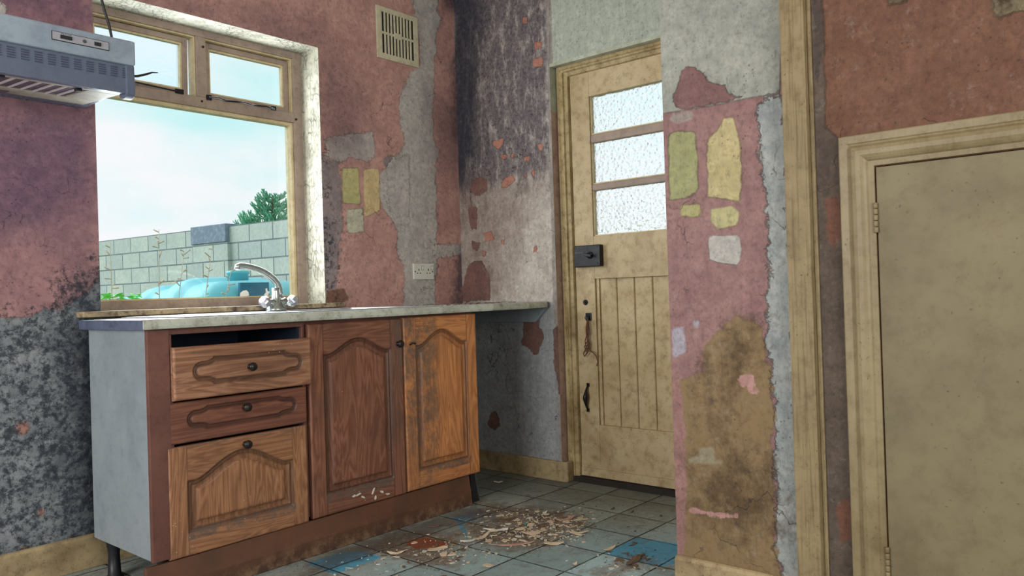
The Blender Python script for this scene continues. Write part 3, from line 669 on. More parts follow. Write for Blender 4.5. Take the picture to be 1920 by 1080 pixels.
k3a, k3b = at(1101, 723, 0, X0-.01), at(1101, 768, 0, X0-.01)
b = MB(); n = 9; pts = []; rr = []
for i in range(n+1):
    f = i/n; pts.append((X0-.004-.022*math.sin(math.pi*f)**.7, k3a[1]+(k3b[1]-k3a[1])*f, k3a[2]+(k3b[2]-k3a[2])*f)); rr.append(.005+.009*math.exp(-((f-.5)/.2)**2))
b.tube(pts, rr, 10); b.box(X0-.005, X0, k3a[1]-.008, k3a[1]+.008, k3a[2]-.005, k3a[2]+.012); b.box(X0-.005, X0, k3b[1]-.008, k3b[1]+.008, k3b[2]-.012, k3b[2]+.005)
b.build('pull_handle', M['black_metal'], door)
# string hanging from the key
b = MB()
def pxs(lst, x): return [tuple(at(px, py, 0, x)) for px, py in lst]
b.tube(pxs([(1102,597),(1099,615),(1100,632),(1104,640),(1099,652),(1094,664),(1096,668),(1101,662),(1105,645),(1101,630),(1103,612),(1102,598)], X0-.026), .0032, 7)
b.tube(pxs([(1102,600),(1101,625),(1097,640),(1100,655),(1104,657),(1112,661),(1118,668),(1121,678),(1119,686)], X0-.029), .0028, 7)
b.tube(pxs([(1103,600),(1105,620),(1101,640),(1096,650),(1099,660),(1103,650),(1101,636)], X0-.023), .003, 7)
tag(b.build('string_loop', M['rust']), 'rusty brown string looped over the key of the cream back door', 'string')
# threshold
struct(MB().box(.035, .2, -1.60, -.70, 0, .026).build('trim_2', simple('dark_threshold', (40, 34, 30), .8, 0, .3)), 'dark timber threshold under the back door', 'threshold')

# ------------------------------------------------------------------ batten, cupboard door and casing
struct(MB().box(PX-.03, PX, -2.338, -2.268, 0, ZC).build('trim_3', M['batten'], bevel=.003), 'upright cream painted timber batten at the edge of the pier', 'batten')
struct(MB().box(PX-.008, PX, -2.350, -2.338, 0, ZC).build('trim_4', M['batten'], bevel=.002), 'thin cream fillet strip behind the upright batten', 'batten')
CI, CT = -2.508, 1.289
prof = [(0, PX+.05), (0, PX-.012), (.014, PX-.014), (.018, PX-.019), (.024, PX-.023), (.032, PX-.0265), (.044, PX-.027), (.054, PX-.024), (.060, PX-.016), (.064, PX-.0145), (.068, PX-.018), (.088, PX-.0185), (.090, PX-.016), (.090, PX+.0)]
b = MB(); r1 = [(x, CI+d, 0) for d, x in prof]; r2 = [(x, CI+d, CT+d) for d, x in prof]; r3 = [(x, -3.26-d, CT+d) for d, x in prof]; r4 = [(x, -3.26-d, 0) for d, x in prof]
b.loft([r1, r2, r3, r4], smooth=False)
cup = b.build('door_2', M['casing'], bevel=.0015); struct(cup, 'flat cream under-stair cupboard door with a moulded surround', 'door')
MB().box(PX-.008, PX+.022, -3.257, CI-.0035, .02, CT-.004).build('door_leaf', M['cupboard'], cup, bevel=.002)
for ya, yb in ((380, 437), (1026, 1084)):
    h0, h1 = at(1640+ (yb-437)*.047, ya, 0, PX-.012), at(1641+(yb-437)*.047, yb, 0, PX-.012)
    b = MB(); n = 5; L = (h0[2]-h1[2])/n
    for i in range(n):
        z = h1[2]+i*L; b.lathe((PX-.014, CI-.001, z+.0008), (0, 0, 1), [(0, .0052), (.0008, .006), (L-.0024, .006), (L-.0016, .0052)], 14)
    b.build('hinge', M['casing'], cup)

# ------------------------------------------------------------------ kitchen units
oak1 = oak('oak_drawer', (164,122,94), (118,80,60), (88,64,52), .45)
oak1b = oak('oak_drawer_dark', (128,84,66), (98,60,48), (72,50,44), .5)
oak2 = oak('oak_door_red', (142,96,76), (104,66,50), (78,56,48), .5)
oak3 = oak('oak_door_orange', (200,138,88), (158,100,60), (116,84,62), .4)
oak4 = oak('oak_lower', (168,122,88), (124,84,58), (90,66,52), .4)
M['stile'] = paint('brown_stile', (112,76,66), (98,64,56), .3, (58,40,36), .5, .1)
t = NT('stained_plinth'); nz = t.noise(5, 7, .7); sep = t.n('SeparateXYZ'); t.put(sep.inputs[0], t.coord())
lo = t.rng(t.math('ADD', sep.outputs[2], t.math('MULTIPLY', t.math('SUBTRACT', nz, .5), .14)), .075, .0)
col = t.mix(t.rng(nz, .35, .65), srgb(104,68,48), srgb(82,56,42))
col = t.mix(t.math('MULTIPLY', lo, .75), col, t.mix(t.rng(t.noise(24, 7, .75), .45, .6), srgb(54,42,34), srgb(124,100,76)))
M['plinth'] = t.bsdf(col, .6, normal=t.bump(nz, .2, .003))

def cathedral(W, H, ins, bot, sh, pk, n=40):
    pts = [(ins, bot), (W-ins, bot), (W-ins, H-sh)]
    for i in range(n+1):
        tt = 1-2*i/n
        f = 0 if abs(tt) > .86 else (.5*(1+math.cos(math.pi*tt/.86)))**.72
        pts.append((W/2+tt*(W/2-ins), H-sh+(sh-pk)*f))
    return pts
def ogee(W, H, ml, mr, hh, cy):
    x0, x1 = ml, W-mr; R_ = hh*.72; pts = []
    def end(cx, sg):
        q = []
        for i in range(0, 9):
            a = math.pi/2*(i/8); q.append((cx+sg*(.040*(1-math.cos(a))*1.0), cy+hh-(hh-R_)*math.sin(a)))
        for i in range(0, 13):
            a = math.pi/2-math.pi*i/12; q.append((cx+sg*(.040+ R_*1.05*math.cos(a)), cy+R_*math.sin(a)))
        for i in range(8, -1, -1):
            a = math.pi/2*(i/8); q.append((cx+sg*(.040*(1-math.cos(a))), cy-hh+(hh-R_)*math.sin(a)))
        return q
    ex = .040+R_*1.05
    return end(x1-ex, 1) + end(x0+ex, -1)[::-1]
def prof_door(d):
    return np.interp(d, [-.001, 0, .003, .008, .011, .015, .018, .031, .035, .040], [0, .0012, .006, .0065, .0035, .008, .0095, .0085, .0035, .002])
def prof_drawer(d):
    return np.interp(d, [-.001, 0, .004, .006, .009, .012, .016, .018], [0, .001, .005, .003, .0025, .006, .001, .0005])
def relief(name, parent, mat, W, H, x0, yf, z0, shape, pf, kind, thick=.02, h=.0028, tilt=0, wearfun=None):
    """a front whose face is carved to the outline `shape`; faces -Y"""
    A, B = np.linspace(0, W, int(W/h)+1), np.linspace(0, H, int(H/h)+1)
    b = MB(); P = sheet(b, 1, 0, A, B)
    d = -sdf(P, shape); dep = pf(d)
    e = np.minimum(np.minimum(P[:, 0], W-P[:, 0]), np.minimum(P[:, 1], H-P[:, 1]))
    dep = dep+np.interp(e, [0, .003, .006], [.004, .001, 0])
    V = np.stack([P[:, 0], dep, P[:, 1]], 1)
    stain = np.interp(d, [-.006, 0, .010, .018, .030, .036, .045], [0, .7, .9, .35, .45, .25, 0]) if kind == 'door' else np.interp(d, [-.004, 0, .014, .019], [0, .8, .9, 0])
    if kind == 'door':
        inside = d > 0; ins = min(p[0] for p in shape)
        rail = ((~inside) & (P[:, 0] > ins) & (P[:, 0] < W-ins)).astype(float)
        joint = np.where(np.minimum(abs(P[:, 0]-ins), abs(P[:, 0]-(W-ins))) < .0016, 1.0, 0)*(~inside)*.6
    else: rail = np.ones(len(P)); joint = np.zeros(len(P))
    wear = wearfun(P, d) if wearfun else np.zeros(len(P))
    nb = len(B); na = len(A)
    ring = [i*nb for i in range(na)]+[(na-1)*nb+j for j in range(1, nb)]+[i*nb+nb-1 for i in range(na-2, -1, -1)]+[j for j in range(nb-2, 0, -1)]
    base = len(V); back = np.array([(V[i][0], thick, V[i][2]) for i in ring])
    V = np.concatenate([V, back])
    for i in range(len(ring)):
        j = (i+1) % len(ring); b.face((ring[j], ring[i], base+i, base+j))
    b.face([base+i for i in range(len(ring))][::-1])
    ct, st_ = math.cos(tilt), math.sin(tilt)
    V2 = V.copy(); V2[:, 1] = V[:, 1]*ct - V[:, 2]*st_*0 + 0; V2[:, 2] = V[:, 2] + (V[:, 0]-W/2)*math.sin(tilt)
    b.v = (V2+np.array([x0, yf, z0])).tolist(); b.sm = [True]*((na-1)*(nb-1))+[False]*(len(b.f)-(na-1)*(nb-1))
    ext = lambda a: np.concatenate([a, np.zeros(len(ring))])
    return b.build(name, mat, parent, attrs=dict(rail=np.concatenate([rail, rail[ring]]), stain=ext(stain), joint=ext(joint), wear=ext(wear)))
def knob(c, parent, r=.0155):
    MB().lathe(c, (0, -1, 0), [(0, .010), (.003, .0105), (.006, .007), (.011, .0065), (.015, r*.8), (.020, r), (.026, r*.92), (.030, r*.55), (.031, .001)], 20).build('knob', M['knob'], parent)

FY = -.60
du = thing('drawer_unit', 'oak-fronted three-drawer kitchen base unit with a white side panel', 'cabinet', (-1.78, -.35, 0))
# carcass
XL, XR = -2.072, -1.478
MB().box(XL, XL+.018, -.582, -.14, .145, .892).build('side_panel', M['white_panel'], du, bevel=.0015)['label'] = 'pale grey-white laminate side panel'
b = MB(); b.box(XR-.018, XR, -.575, -.14, .145, .892); b.box(XL+.018, XR-.018, -.575, -.14, .145, .163); b.box(XL+.018, XR-.018, -.155, -.14, .163, .892)
b.build('carcass', M['dark_void'], du)
b = MB(); b.box(XL, -2.0, -.600, -.582, .142, .892); b.box(-2.0, XR, -.592, -.575, .873, .892); b.box(-2.0, -1.99, -.596, -.575, .142, .873); b.box(-1.486, XR, -.592, -.575, .142, .873)
b.build('face_frame', M['stile'], du, bevel=.0015)
def wdrawer(P, d): return np.interp(P[:, 0], [0, .02, .05], [.8, .4, 0])*.7
d1 = relief('drawer', du, oak1, .533, .176, -1.998, FY-.022, .655, ogee(.533, .176, .066, .038, .046, .090), prof_drawer, 'drawer')
MB().box(-1.975, -1.49, -.602, -.18, .665, .80).build('drawer_box', M['dark_void'], d1)
knob(((-1.722), FY-.022, .745), d1)
d2 = relief('drawer', du, oak1b, .533, .137, -2.008, FY, .510, ogee(.533, .150, .062, .045, .040, .075), prof_drawer, 'drawer')
knob((-1.734, FY, .602), d2)
d3 = relief('drawer', du, oak4, .535, .366, -2.016, FY-.002, .135, cathedral(.535, .366, .065, .075, .118, .046), prof_door, 'door', wearfun=lambda P, d: np.where((P[:, 1] < .085) & (P[:, 1] > .05) & (P[:, 0] > .06) & (P[:, 0] < .48), 1., 0)+np.where(P[:, 1] > .355, .6, 0))
knob((-1.738, FY-.002, .472), d3)
def leg(cx, cy, parent, mats='black_plastic'):
    MB().lathe((cx, cy, 0), (0, 0, 1), [(0, .030), (.008, .031), (.012, .022), (.09, .019), (.13, .026), (.146, .030)], 16).build('leg', M[mats], parent)
leg(-2.03, -.20, du); leg(-2.0, -.52, du)

su = thing('sink_unit', 'two-door oak kitchen base unit under the sink with arched door panels', 'cabinet', (-1.0, -.35, 0))
b = MB(); b.box(-1.476, -1.458, -.575, -.14, .145, .892); b.box(-.555, -.537, -.575, -.14, .145, .892); b.box(-1.458, -.555, -.575, -.14, .145, .163); b.box(-1.458, -.555, -.575, -.557, .872, .892)
b.build('carcass', M['stile'], su)
def wearL(P, d):
    low = np.where((P[:, 1] < .085) & (P[:, 1] > .045) & (P[:, 0] > .06) & (P[:, 0] < .41), 1., 0)
    return np.maximum(low, np.interp(P[:, 0], [.38, .41, .47], [0, .5, .9])*np.interp(P[:, 1], [.2, .5], [.3, 1]))
def wearR(P, d):
    low = np.where((P[:, 1] < .085) & (P[:, 1] > .055) & (P[:, 0] > .06) & (P[:, 0] < .40), 1., 0)
    return np.maximum(low, np.interp(P[:, 0], [0, .12, .19, .2], [.9, .95, .7, 0])*np.interp(P[:, 1], [.1, .3], [.6, 1]))
dd1 = relief('cupboard_door', su, oak2, .470, .742, -1.462, FY-.002, .139, cathedral(.470, .742, .066, .078, .122, .066), prof_door, 'door', wearfun=wearL)
dd1['label'] = 'darker reddish oak door'
knob((-1.018, FY-.002, .776), dd1, .016)
dd2 = relief('cupboard_door', su, oak3, .448, .742, -.984, FY-.004, .142, cathedral(.448, .742, .066, .078, .122, .060), prof_door, 'door', wearfun=wearR)
dd2['label'] = 'brighter orange oak door, darkened along its left side'
k = at(772, 645, 1, FY); b = MB(); b.tube([(k[0]-.016, FY-.006, k[2]-.003), (k[0]-.008, FY-.012, k[2]+.004), (k[0]+.008, FY-.012, k[2]+.004), (k[0]+.016, FY-.006, k[2])], .0035, 8); b.build('broken_handle', M['knob'], dd2)
# white plaster smears on the bottom rail of the red door
b = MB()
for px, py, l, a in ((672, 927, .03, .2), (681, 932, .022, -.5), (700, 921, .03, 1.0), (716, 922, .02, -.4), (727, 926, .026, -.2), (704, 933, .018, 1.4), (664, 930, .02, .1)):
    c = at(px, py, 1, FY-.003); n = 10
    poly = [(c[0]+math.cos(a)*l*.5*math.cos(q*2*math.pi/n)*random.uniform(.7, 1.1)-math.sin(a)*.004*math.sin(q*2*math.pi/n)*random.uniform(.6, 1.4), c[2]+math.sin(a)*l*.5*math.cos(q*2*math.pi/n)+math.cos(a)*.004*math.sin(q*2*math.pi/n)*random.uniform(.6, 1.4)) for q in range(n)]
    MB().prism(poly, 1, FY-.0045, FY+.004).build('plaster_smear', M['chip_white'], dd1)
# right front leg: tapered black foot with grey side
b = MB()
b.loft([[(-.572, -.575, 0), (-.520, -.575, 0), (-.520, -.525, 0), (-.572, -.525, 0)], [(-.572, -.575, .02), (-.524, -.575, .02), (-.524, -.525, .02), (-.572, -.525, .02)], [(-.572, -.572, .146), (-.546, -.572, .146), (-.546, -.528, .146), (-.572, -.528, .146)]], smooth=False)
b.build('leg', M['black_plastic'], su)
MB().obox((-.530, -.553, .073), (.0035, 0, .001), (0, .021, 0), (-.012, 0, .07)).build('leg_brace', M['grey_leg'], su)
leg(-.60, -.20, su); leg(-1.40, -.20, su); leg(-1.40, -.50, su)
# plinth
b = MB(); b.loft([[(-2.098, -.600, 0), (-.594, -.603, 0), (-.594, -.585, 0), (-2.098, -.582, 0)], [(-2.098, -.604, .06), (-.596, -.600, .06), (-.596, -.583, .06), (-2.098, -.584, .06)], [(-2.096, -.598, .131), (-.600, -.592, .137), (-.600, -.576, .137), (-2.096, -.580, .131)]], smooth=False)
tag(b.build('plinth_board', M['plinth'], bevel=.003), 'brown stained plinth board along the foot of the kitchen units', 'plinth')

# worktop with a hole for the sink bowl
HX0, HX1, HY0, HY1 = -1.42, -.92, -.52, -.17
b = MB(); Z0, Z1 = .894, .926
b.box(-2.096, -2.0, -.63, -.125, Z0, Z1); b.box(-2.0, HX0, -.63, -.004, Z0, Z1); b.box(HX1, -.03, -.63, -.004, Z0, Z1); b.box(HX0, HX1, -.63, HY0, Z0, Z1); b.box(HX0, HX1, HY1, -.004, Z0, Z1)
n = 8; arc = [(-.03+.0275*math.sin(i/n*math.pi/2), -.6-.03*math.cos(i/n*math.pi/2)) for i in range(n+1)]
b.prism([(-.03, -.63)]+arc[1:]+[(-.0025, -.004), (-.03, -.004)], 2, Z0, Z1)
wt_ = thing('worktop', 'long pale laminate worktop with a grimy front edge below the window', 'worktop', (-1.05, -.3, Z0))
b.build('worktop_board', M['worktop'], wt_)
M['edge'] = paint('worktop_edge', (188,194,182), (168,172,160), .5, (92,76,58), .45, .15, 1.2)
eb = MB(); n = 6
ring = lambda x, y: None
prof = [(-.630, Z0), (-.634, Z0+.002), (-.6365, Z0+.010), (-.6365, Z1-.010), (-.634, Z1-.003), (-.629, Z1+.0008), (-.625, Z1+.0008), (-.625, Z0)]
eb.loft([[(-2.098, y, z) for y, z in prof], [(-.028, y, z) for y, z in prof]], smooth=False)
eb.build('front_edge', M['edge'], wt_, bevel=.001)
M['edge_dark'] = paint('worktop_end', (92,102,124), (74,84,108), .4, (40,40,52), .5, .1)
MB().box(-2.0985, -2.0962, -.631, -.125, Z0, Z1).build('end_strip', M['edge_dark'], wt_)

# inset sink and drainer
sk = thing('inset_sink', 'thin-rimmed inset sink and drainer dropped into the pale worktop', 'sink', (-1.3, -.3, Z1))
ZT = Z1+.0045
b = MB(); b.box(-1.93, HX0+.01, -.56, -.075, Z1+.0002, ZT); b.box(HX1-.01, -.70, -.56, -.075, Z1+.0002, ZT); b.box(HX0+.01, HX1-.01, -.56, HY0+.01, Z1+.0002, ZT); b.box(HX0+.01, HX1-.01, HY1-.01, -.075, Z1+.0002, ZT)
b.build('rim', M['steel'], sk, bevel=.0015)
b = MB(); hx0, hx1, hy0, hy1 = HX0+.01, HX1-.01, HY0+.01, HY1-.01
def rr_(i, z, r=.04, k=6):
    x0, x1, y0, y1 = hx0+i, hx1-i, hy0+i, hy1-i; q = []
    for cx_, cy_, a0 in ((x1-r, y1-r, 0), (x0+r, y1-r, 90), (x0+r, y0+r, 180), (x1-r, y0+r, 270)):
        for j in range(k+1):
            a = math.radians(a0+90*j/k); q.append((cx_+r*math.cos(a), cy_+r*math.sin(a), z))
    return q
b.loft([rr_(0, ZT, .004), rr_(.004, ZT-.01), rr_(.012, Z1-.12), rr_(.05, Z1-.15), rr_(.05, Z1-.152), rr_(.010, Z1-.122), rr_(.002, ZT-.012), rr_(-.002, ZT-.0015, .004)], cap=False, closed=False)
nb_ = len(b.v)-8*28; b.face([nb_+3*28+j for j in range(28)]); b.face([nb_+4*28+j for j in range(28)][::-1])
b.build('bowl', M['steel'], sk)
b = MB()
for i in range(7): b.box(-1.86, -1.48, -.50+i*.055, -.49+i*.055, ZT-.001, ZT+.0018)
b.build('drainer_ribs', M['steel'], sk, bevel=.001)

# mixer tap
TY = -.122; TX = -1.292
tp = thing('mixer_tap', 'tarnished chrome swan-neck mixer tap with two faceted knobs beside the sill', 'tap', (TX, TY, ZT))
b = MB()
b.lathe((TX+.003, TY, ZT), (0, 0, 1), [(0, .042), (.006, .044), (.014, .040), (.026, .030), (.04, .022), (.058, .0185), (.085, .0165), (.10, .0165)], 24)
b.tube([(TX+.003, TY, ZT+.030), (TX-.03, TY-.004, ZT+.036), (TX-.048, TY-.006, ZT+.046)], [.022, .016, .013], 14)
b.tube([(TX+.003, TY, ZT+.030), (TX+.036, TY+.004, ZT+.036), (TX+.056, TY+.006, ZT+.046)], [.022, .016, .013], 14)
b.build('tap_body', M['chrome'], tp)
pth = [(524, 557), (523.5, 548), (523, 541), (519, 531), (512, 522.5), (504, 516), (494, 509.5), (483, 504.5), (471, 501), (459, 498.5), (450, 497.5), (446, 499), (444.5, 503)]
pts = [at(px, py, 1, TY) for px, py in pth]
pts[-1] = pts[-2]+np.array([-.003, 0, -.014])
MB().tube(pts, [.0155, .0150, .0145, .0142, .014, .0138, .0135, .013, .013, .0125, .0125, .013, .0125], 16).build('spout', M['chrome'], tp)
for px, py, dr in ((497, 566, (-.75, -.45, .55)), (548, 564, (.75, .25, .55))):
    c = at(px, py, 1, TY-.012 if px < 520 else TY+.012); d = Vector(dr).normalized(); c0 = Vector(c)-d*.022
    b = MB(); b.lathe(c0, d, [(-.006, .011), (.002, .013), (.004, .019), (.010, .0245), (.034, .0245), (.040, .019), (.042, .012)], 8, smooth=False)
    b.build('tap_knob', M['steel'], tp, bevel=.0015)

# bracket board under the worktop on the door wall
za = at(940, 604, 0, -.02)[2]
b = MB(); b.prism([(-.02, za), (-.545, za), (-.62, Z0-.002), (-.02, Z0-.002)], 0, -.020, -.001)
tag(b.build('support_bracket', M['white_panel'], bevel=.002), 'grey-white board fixed to the wall under the right end of the worktop', 'bracket')

# ------------------------------------------------------------------ wall fittings
v = thing('air_vent', 'square cream slotted air vent high on the pink wall right of the window', 'vent', (-.436, 0, 2.216))
x0, x1, z0, z1 = -.579, -.293, 2.214, 2.486
b = MB(); W_, H_ = x1-x0, z1-z0; mg = .034
b.box(x0, x0+mg, -.010, -.001, z0, z1); b.box(x1-mg+.004, x1, -.010, -.001, z0, z1); b.box(x0+mg, x1-mg+.004, -.010, -.001, z0, z0+.030); b.box(x0+mg, x1-mg+.004, -.010, -.001, z1-.026, z1)
zm = (z0+z1)/2+.001; b.box(x0+mg, x1-mg+.004, -.010, -.001, zm-.006, zm+.006); b.box((x0+x1)/2-.025, (x0+x1)/2+.020, -.012, -.001, zm-.015, zm+.015)
pit = (W_-2*mg+.004)/10
for i in range(1, 10): b.box(x0+mg+i*pit-.0050, x0+mg+i*pit+.0050, -.009, -.001, z0+.02, z1-.02)
b.build('vent_cover', M['vent_cream'], v, bevel=.001)
MB().box(x0+.01, x1-.01, -.0035, -.0005, z0+.01, z1-.01).build('vent_backing', M['vent_dark'], v)

so = thing('wall_socket', 'white double power socket on the stained wall above the worktop', 'socket', (-.303, 0, 1.06))
sx0, sx1, sz0, sz1 = -.378, -.230, 1.064, 1.150
MB().box(sx0, sx1, -.012, -.0005, sz0, sz1).build('faceplate', M['socket_white'], so, bevel=.002)
for k_ in (0, 1):
    ox = sx0+.006+k_*.070
    b = MB(); b.box(ox+.028, ox+.033, -.0126, -.008, sz0+.046, sz0+.058); b.box(ox+.017, ox+.024, -.0126, -.008, sz0+.031, sz0+.036); b.box(ox+.038, ox+.045, -.0126, -.008, sz0+.031, sz0+.036)
    b.build('pin_holes', M['hole'], so)
    b = MB(); b.box(ox+.052, ox+.066, -.0145, -.010, sz0+.052, sz0+.073); b.build('rocker_switch', M['socket_white'], so, bevel=.0015)
    MB().box(ox+.0505, ox+.0675, -.0123, -.009, sz0+.0505, sz0+.0745).build('switch_gap', M['vent_dark'], so)
for xx in (sx0+.011, sx1-.011): MB().lathe((xx, -.0115, sz0+.042), (0, -1, 0), [(0, .004), (.0012, .0038)], 12).build('screw', M['hole'], so)

# cooker hood
hx1, hx0 = -2.017, -2.65; hy = -.455
hd = thing('cooker_hood', 'slim blue-grey cooker hood with a tilted visor and a cream ribbed underside', 'cooker hood', (-2.345, -.23, 1.68))
MB().box(hx0, hx1, hy, -.002, 1.786, 1.870).build('hood_body', M['hood_front'], hd, bevel=.006)
MB().box(hx0, hx1, -.40, -.004, 1.722, 1.785).build('filter_housing', M['hood_visor'], hd)
b = MB(); b.loft([[(x, hy+.012, 1.786), (x, hy+.075, 1.786), (x, hy+.045, 1.692), (x, hy+.012, 1.690)] for x in (hx0, hx1-.03)], smooth=False)
vs = b.build('visor', M['hood_visor'], hd, bevel=.002)
# cheek at the visor's right end
n = 10; q = [(hy+.004, 1.786), (hy+.10, 1.786), (hy+.060, 1.70)]+[(hy+.032+.030*math.cos(-math.pi*i/n), 1.693+.017*math.sin(-math.pi*i/n)) for i in range(n+1)]+[(hy+.000, 1.70)]
b = MB(); b.prism(q, 0, hx1-.032, hx1-.004); b.build('end_cheek', M['hood_visor'], hd, bevel=.002)
b = MB()
for i in range(15):
    for j in range(5):
        xx = hx0+.06+i*.038; b.box(xx, xx+.022, hy+.010-.0, hy+.0125, 1.742+j*.0075, 1.7455+j*.0075)
b.build('air_slots', simple('slot_shadow', (58, 64, 90), .6), vs)
# underside: cream tray with grille and diagonal bars, sloping up to the wall
def und(x, f, dz=0): return (x, hy+.07+f*(-hy-.075), 1.700+f*.026+dz)
def upanel(b, xa, xb, fa, fb, dz, th, sh=0):
    b.loft([[und(xa+sh*fa, fa, dz), und(xb+sh*fa, fa, dz), und(xb+sh*fa, fa, dz+th), und(xa+sh*fa, fa, dz+th)], [und(xa+sh*fb, fb, dz), und(xb+sh*fb, fb, dz), und(xb+sh*fb, fb, dz+th), und(xa+sh*fb, fb, dz+th)]], smooth=False)
b = MB(); upanel(b, hx0, hx1-.02, 0, .08, 0, .02); upanel(b, hx0, hx1-.02, .58, 1, 0, .02); upanel(b, hx1-.12, hx1-.02, .08, .58, 0, .02); upanel(b, hx0, hx0+.02, .08, .58, 0, .02)
b.build('underside_tray', M['hood_cream'], hd, bevel=.002)
b = MB(); upanel(b, hx0+.02, hx1-.12, .08, .58, .006, .012); b.build('grease_filter', M['hood_grille'], hd)
b = MB()
for i in range(13): upanel(b, hx0+.03+i*.038, hx0+.036+i*.038, .08, .58, .001, .006)
b.build('grille_bars', M['hood_bar'], hd)
b = MB(); upanel(b, hx0+.02, hx1-.28, .70, .84, -.003, .01); b.build('lamp_cover', M['hood_grille'], hd)
b = MB(); upanel(b, hx1-.16, hx1-.145, .02, .09, -.01, .012); b.build('filter_clip', M['black_plastic'], hd); b = MB(); upanel(b, hx1-.40, hx1-.375, -.03, .03, -.01, .012); b.build('filter_clip', M['black_plastic'], hd)
# control panel on the fascia
c0, c1 = at(96, 54, 1, hy), at(204, 93, 1, hy)
cx0, cx1 = c0[0], c1[0]; cz1, cz0 = 1.848, 1.819
cpn = MB().box(cx0, cx1, hy-.003, hy+.002, cz0, cz1).build('control_panel', M['vent_dark'], hd, bevel=.001)
MB().box(cx0+.002, cx1-.002, hy-.0036, hy-.002, cz0+.002, cz1-.002).build('panel_face', simple('panel_face', (150, 152, 160), .4), cpn)
b = MB(); W_ = cx1-cx0
MB().box(cx0+.14*W_, cx0+.34*W_, hy-.007, hy-.003, cz0+.008, cz1-.009).build('slide_switch', M['black_plastic'], cpn, bevel=.001); MB().box(cx0+.73*W_, cx0+.85*W_, hy-.007, hy-.003, cz0+.008, cz1-.009).build('slide_switch', M['black_plastic'], cpn, bevel=.001)
b = MB(); b.lathe((cx0+.56*W_, hy-.0036, (cz0+cz1)/2), (0, -1, 0), [(0, .006), (.001, .006)], 16); b.build('emblem', M['grey_leg'], cpn)
b = MB()
for i in range(6): b.box(cx0+(.16+i*.03)*W_, cx0+(.175+i*.03)*W_, hy-.0042, hy-.003, cz1-.006, cz1-.004)
b.build('scale_marks', M['hole'], cpn)
b = MB(); b.tube([at(*p, 1, hy+.06) for p in ((183, -60), (188, -10), (196, 20), (204, 45), (209, 68), (210, 78))], .0045, 8); b.build('power_cable', M['black_plastic'], hd)
b = MB(); b.tube([at(*p, 1, hy+.05) for p in ((236, 143), (258, 143), (276, 139), (285, 136), (296, 136.5))], [.004, .0045, .004, .003, .002], 8); b.build('loose_wire', M['black_plastic'], hd)

# ------------------------------------------------------------------ floor litter
def flake(name, mat, cx, cy, s, asp=.5, rot=0, curl=.006, z=.001):
    n = 12; b = MB(); top = []; bot = []
    for i in range(n):
        a = 2*math.pi*i/n; r = s*random.uniform(.6, 1.15); u_, v_ = r*math.cos(a), r*asp*math.sin(a)
        x, y = u_*math.cos(rot)-v_*math.sin(rot), u_*math.sin(rot)+v_*math.cos(rot)
        zz = z+curl*abs(u_/s)**1.5*random.uniform(.2, 1); top.append((cx+x, cy+y, zz+.0022)); bot.append((cx+x, cy+y, max(zz, .0004)))
    b.v += top+bot+[(cx, cy, z+.003), (cx, cy, .0004)]
    for i in range(n):
        j = (i+1) % n; b.face((i, j, 2*n)); b.face((n+j, n+i, 2*n+1)); b.face((i, n+i, n+j, j))
    return b.build(name, M[mat])
big_fl = [((905,1008),'chip_cream',.10,.18,.2,'long torn cream strip of lining curling by the debris patch'),
 ((1000,1000),'chip_cream',.09,.45,-.6,'broad cream flake of plaster in the middle of the debris patch'),
 ((965,1022),'chip_pink',.15,.13,-.72,'long pinkish torn strip along the near edge of the debris patch'),
 ((1035,1020),'chip_cream',.085,.35,-1.1,'cream plaster flake at the near right end of the debris'),
 ((1020,955+10),'chip_white',.05,.35,.3,'small white flake at the far right of the debris patch'),
 ((880,1015),'chip_white',.07,.3,-.4,'pale flake beside the bare orange tile patch'),
 ((820,1030),'chip_cream',.10,.3,-.5,'cream flake along the near edge of the bare orange patch'),
 ((1078,1045+15),'chip_cream',.03,.5,.2,'lone pale chip on the tiles in front of the blue tile'),
 ((935,903+2),'chip_white',.045,.35,-.7,'lone white chip on the floor near the cabinet foot'),
 ((950,975),'chip_brown',.10,.4,-.5,'dark brown scrap at the far left of the debris patch'),
 ((1060,975),'chip_pink',.08,.35,-.3,'pinkish flat flake behind the debris patch'),
 ((930,995),'chip_white',.09,.2,-1.0,'narrow white sliver at the left of the debris patch'),
 ((1085,1000),'chip_cream',.07,.3,-.9,'cream flake pointing away from the debris to the right'),
 ((985,985),'chip_teal',.035,.3,.9,'small teal chip lying in the debris patch'),
 ((1145,1030),'chip_cream',.07,.25,.0,'cream scrap at the left corner of the bright blue tile'),
 ((1190,1052),'chip_brown',.11,.22,.15,'brown peeled strip lying across the blue tile by the pier'),
 ((745,1038),'chip_cream',.06,.3,-.4,'pale scrap between the left blue tile and the orange patch'),
 ((815,988),'chip_brown',.05,.3,-.4,'brown scrap near the foot of the plinth')]
for (p, mt, s, asp, rot, lab) in big_fl:
    c = at(p[0], p[1], 2, 0); o = flake('paint_flake', mt, c[0], c[1], s*.62, asp, rot, .012)
    tag(o, lab, 'debris', 'larger peeled flakes on the floor')
reg = [(990,985,45,14),(1020,1000,40,12),(960,1010,40,10),(1000,970,60,8),(850,1030,40,14),(1060,985,30,12)]
b = MB()
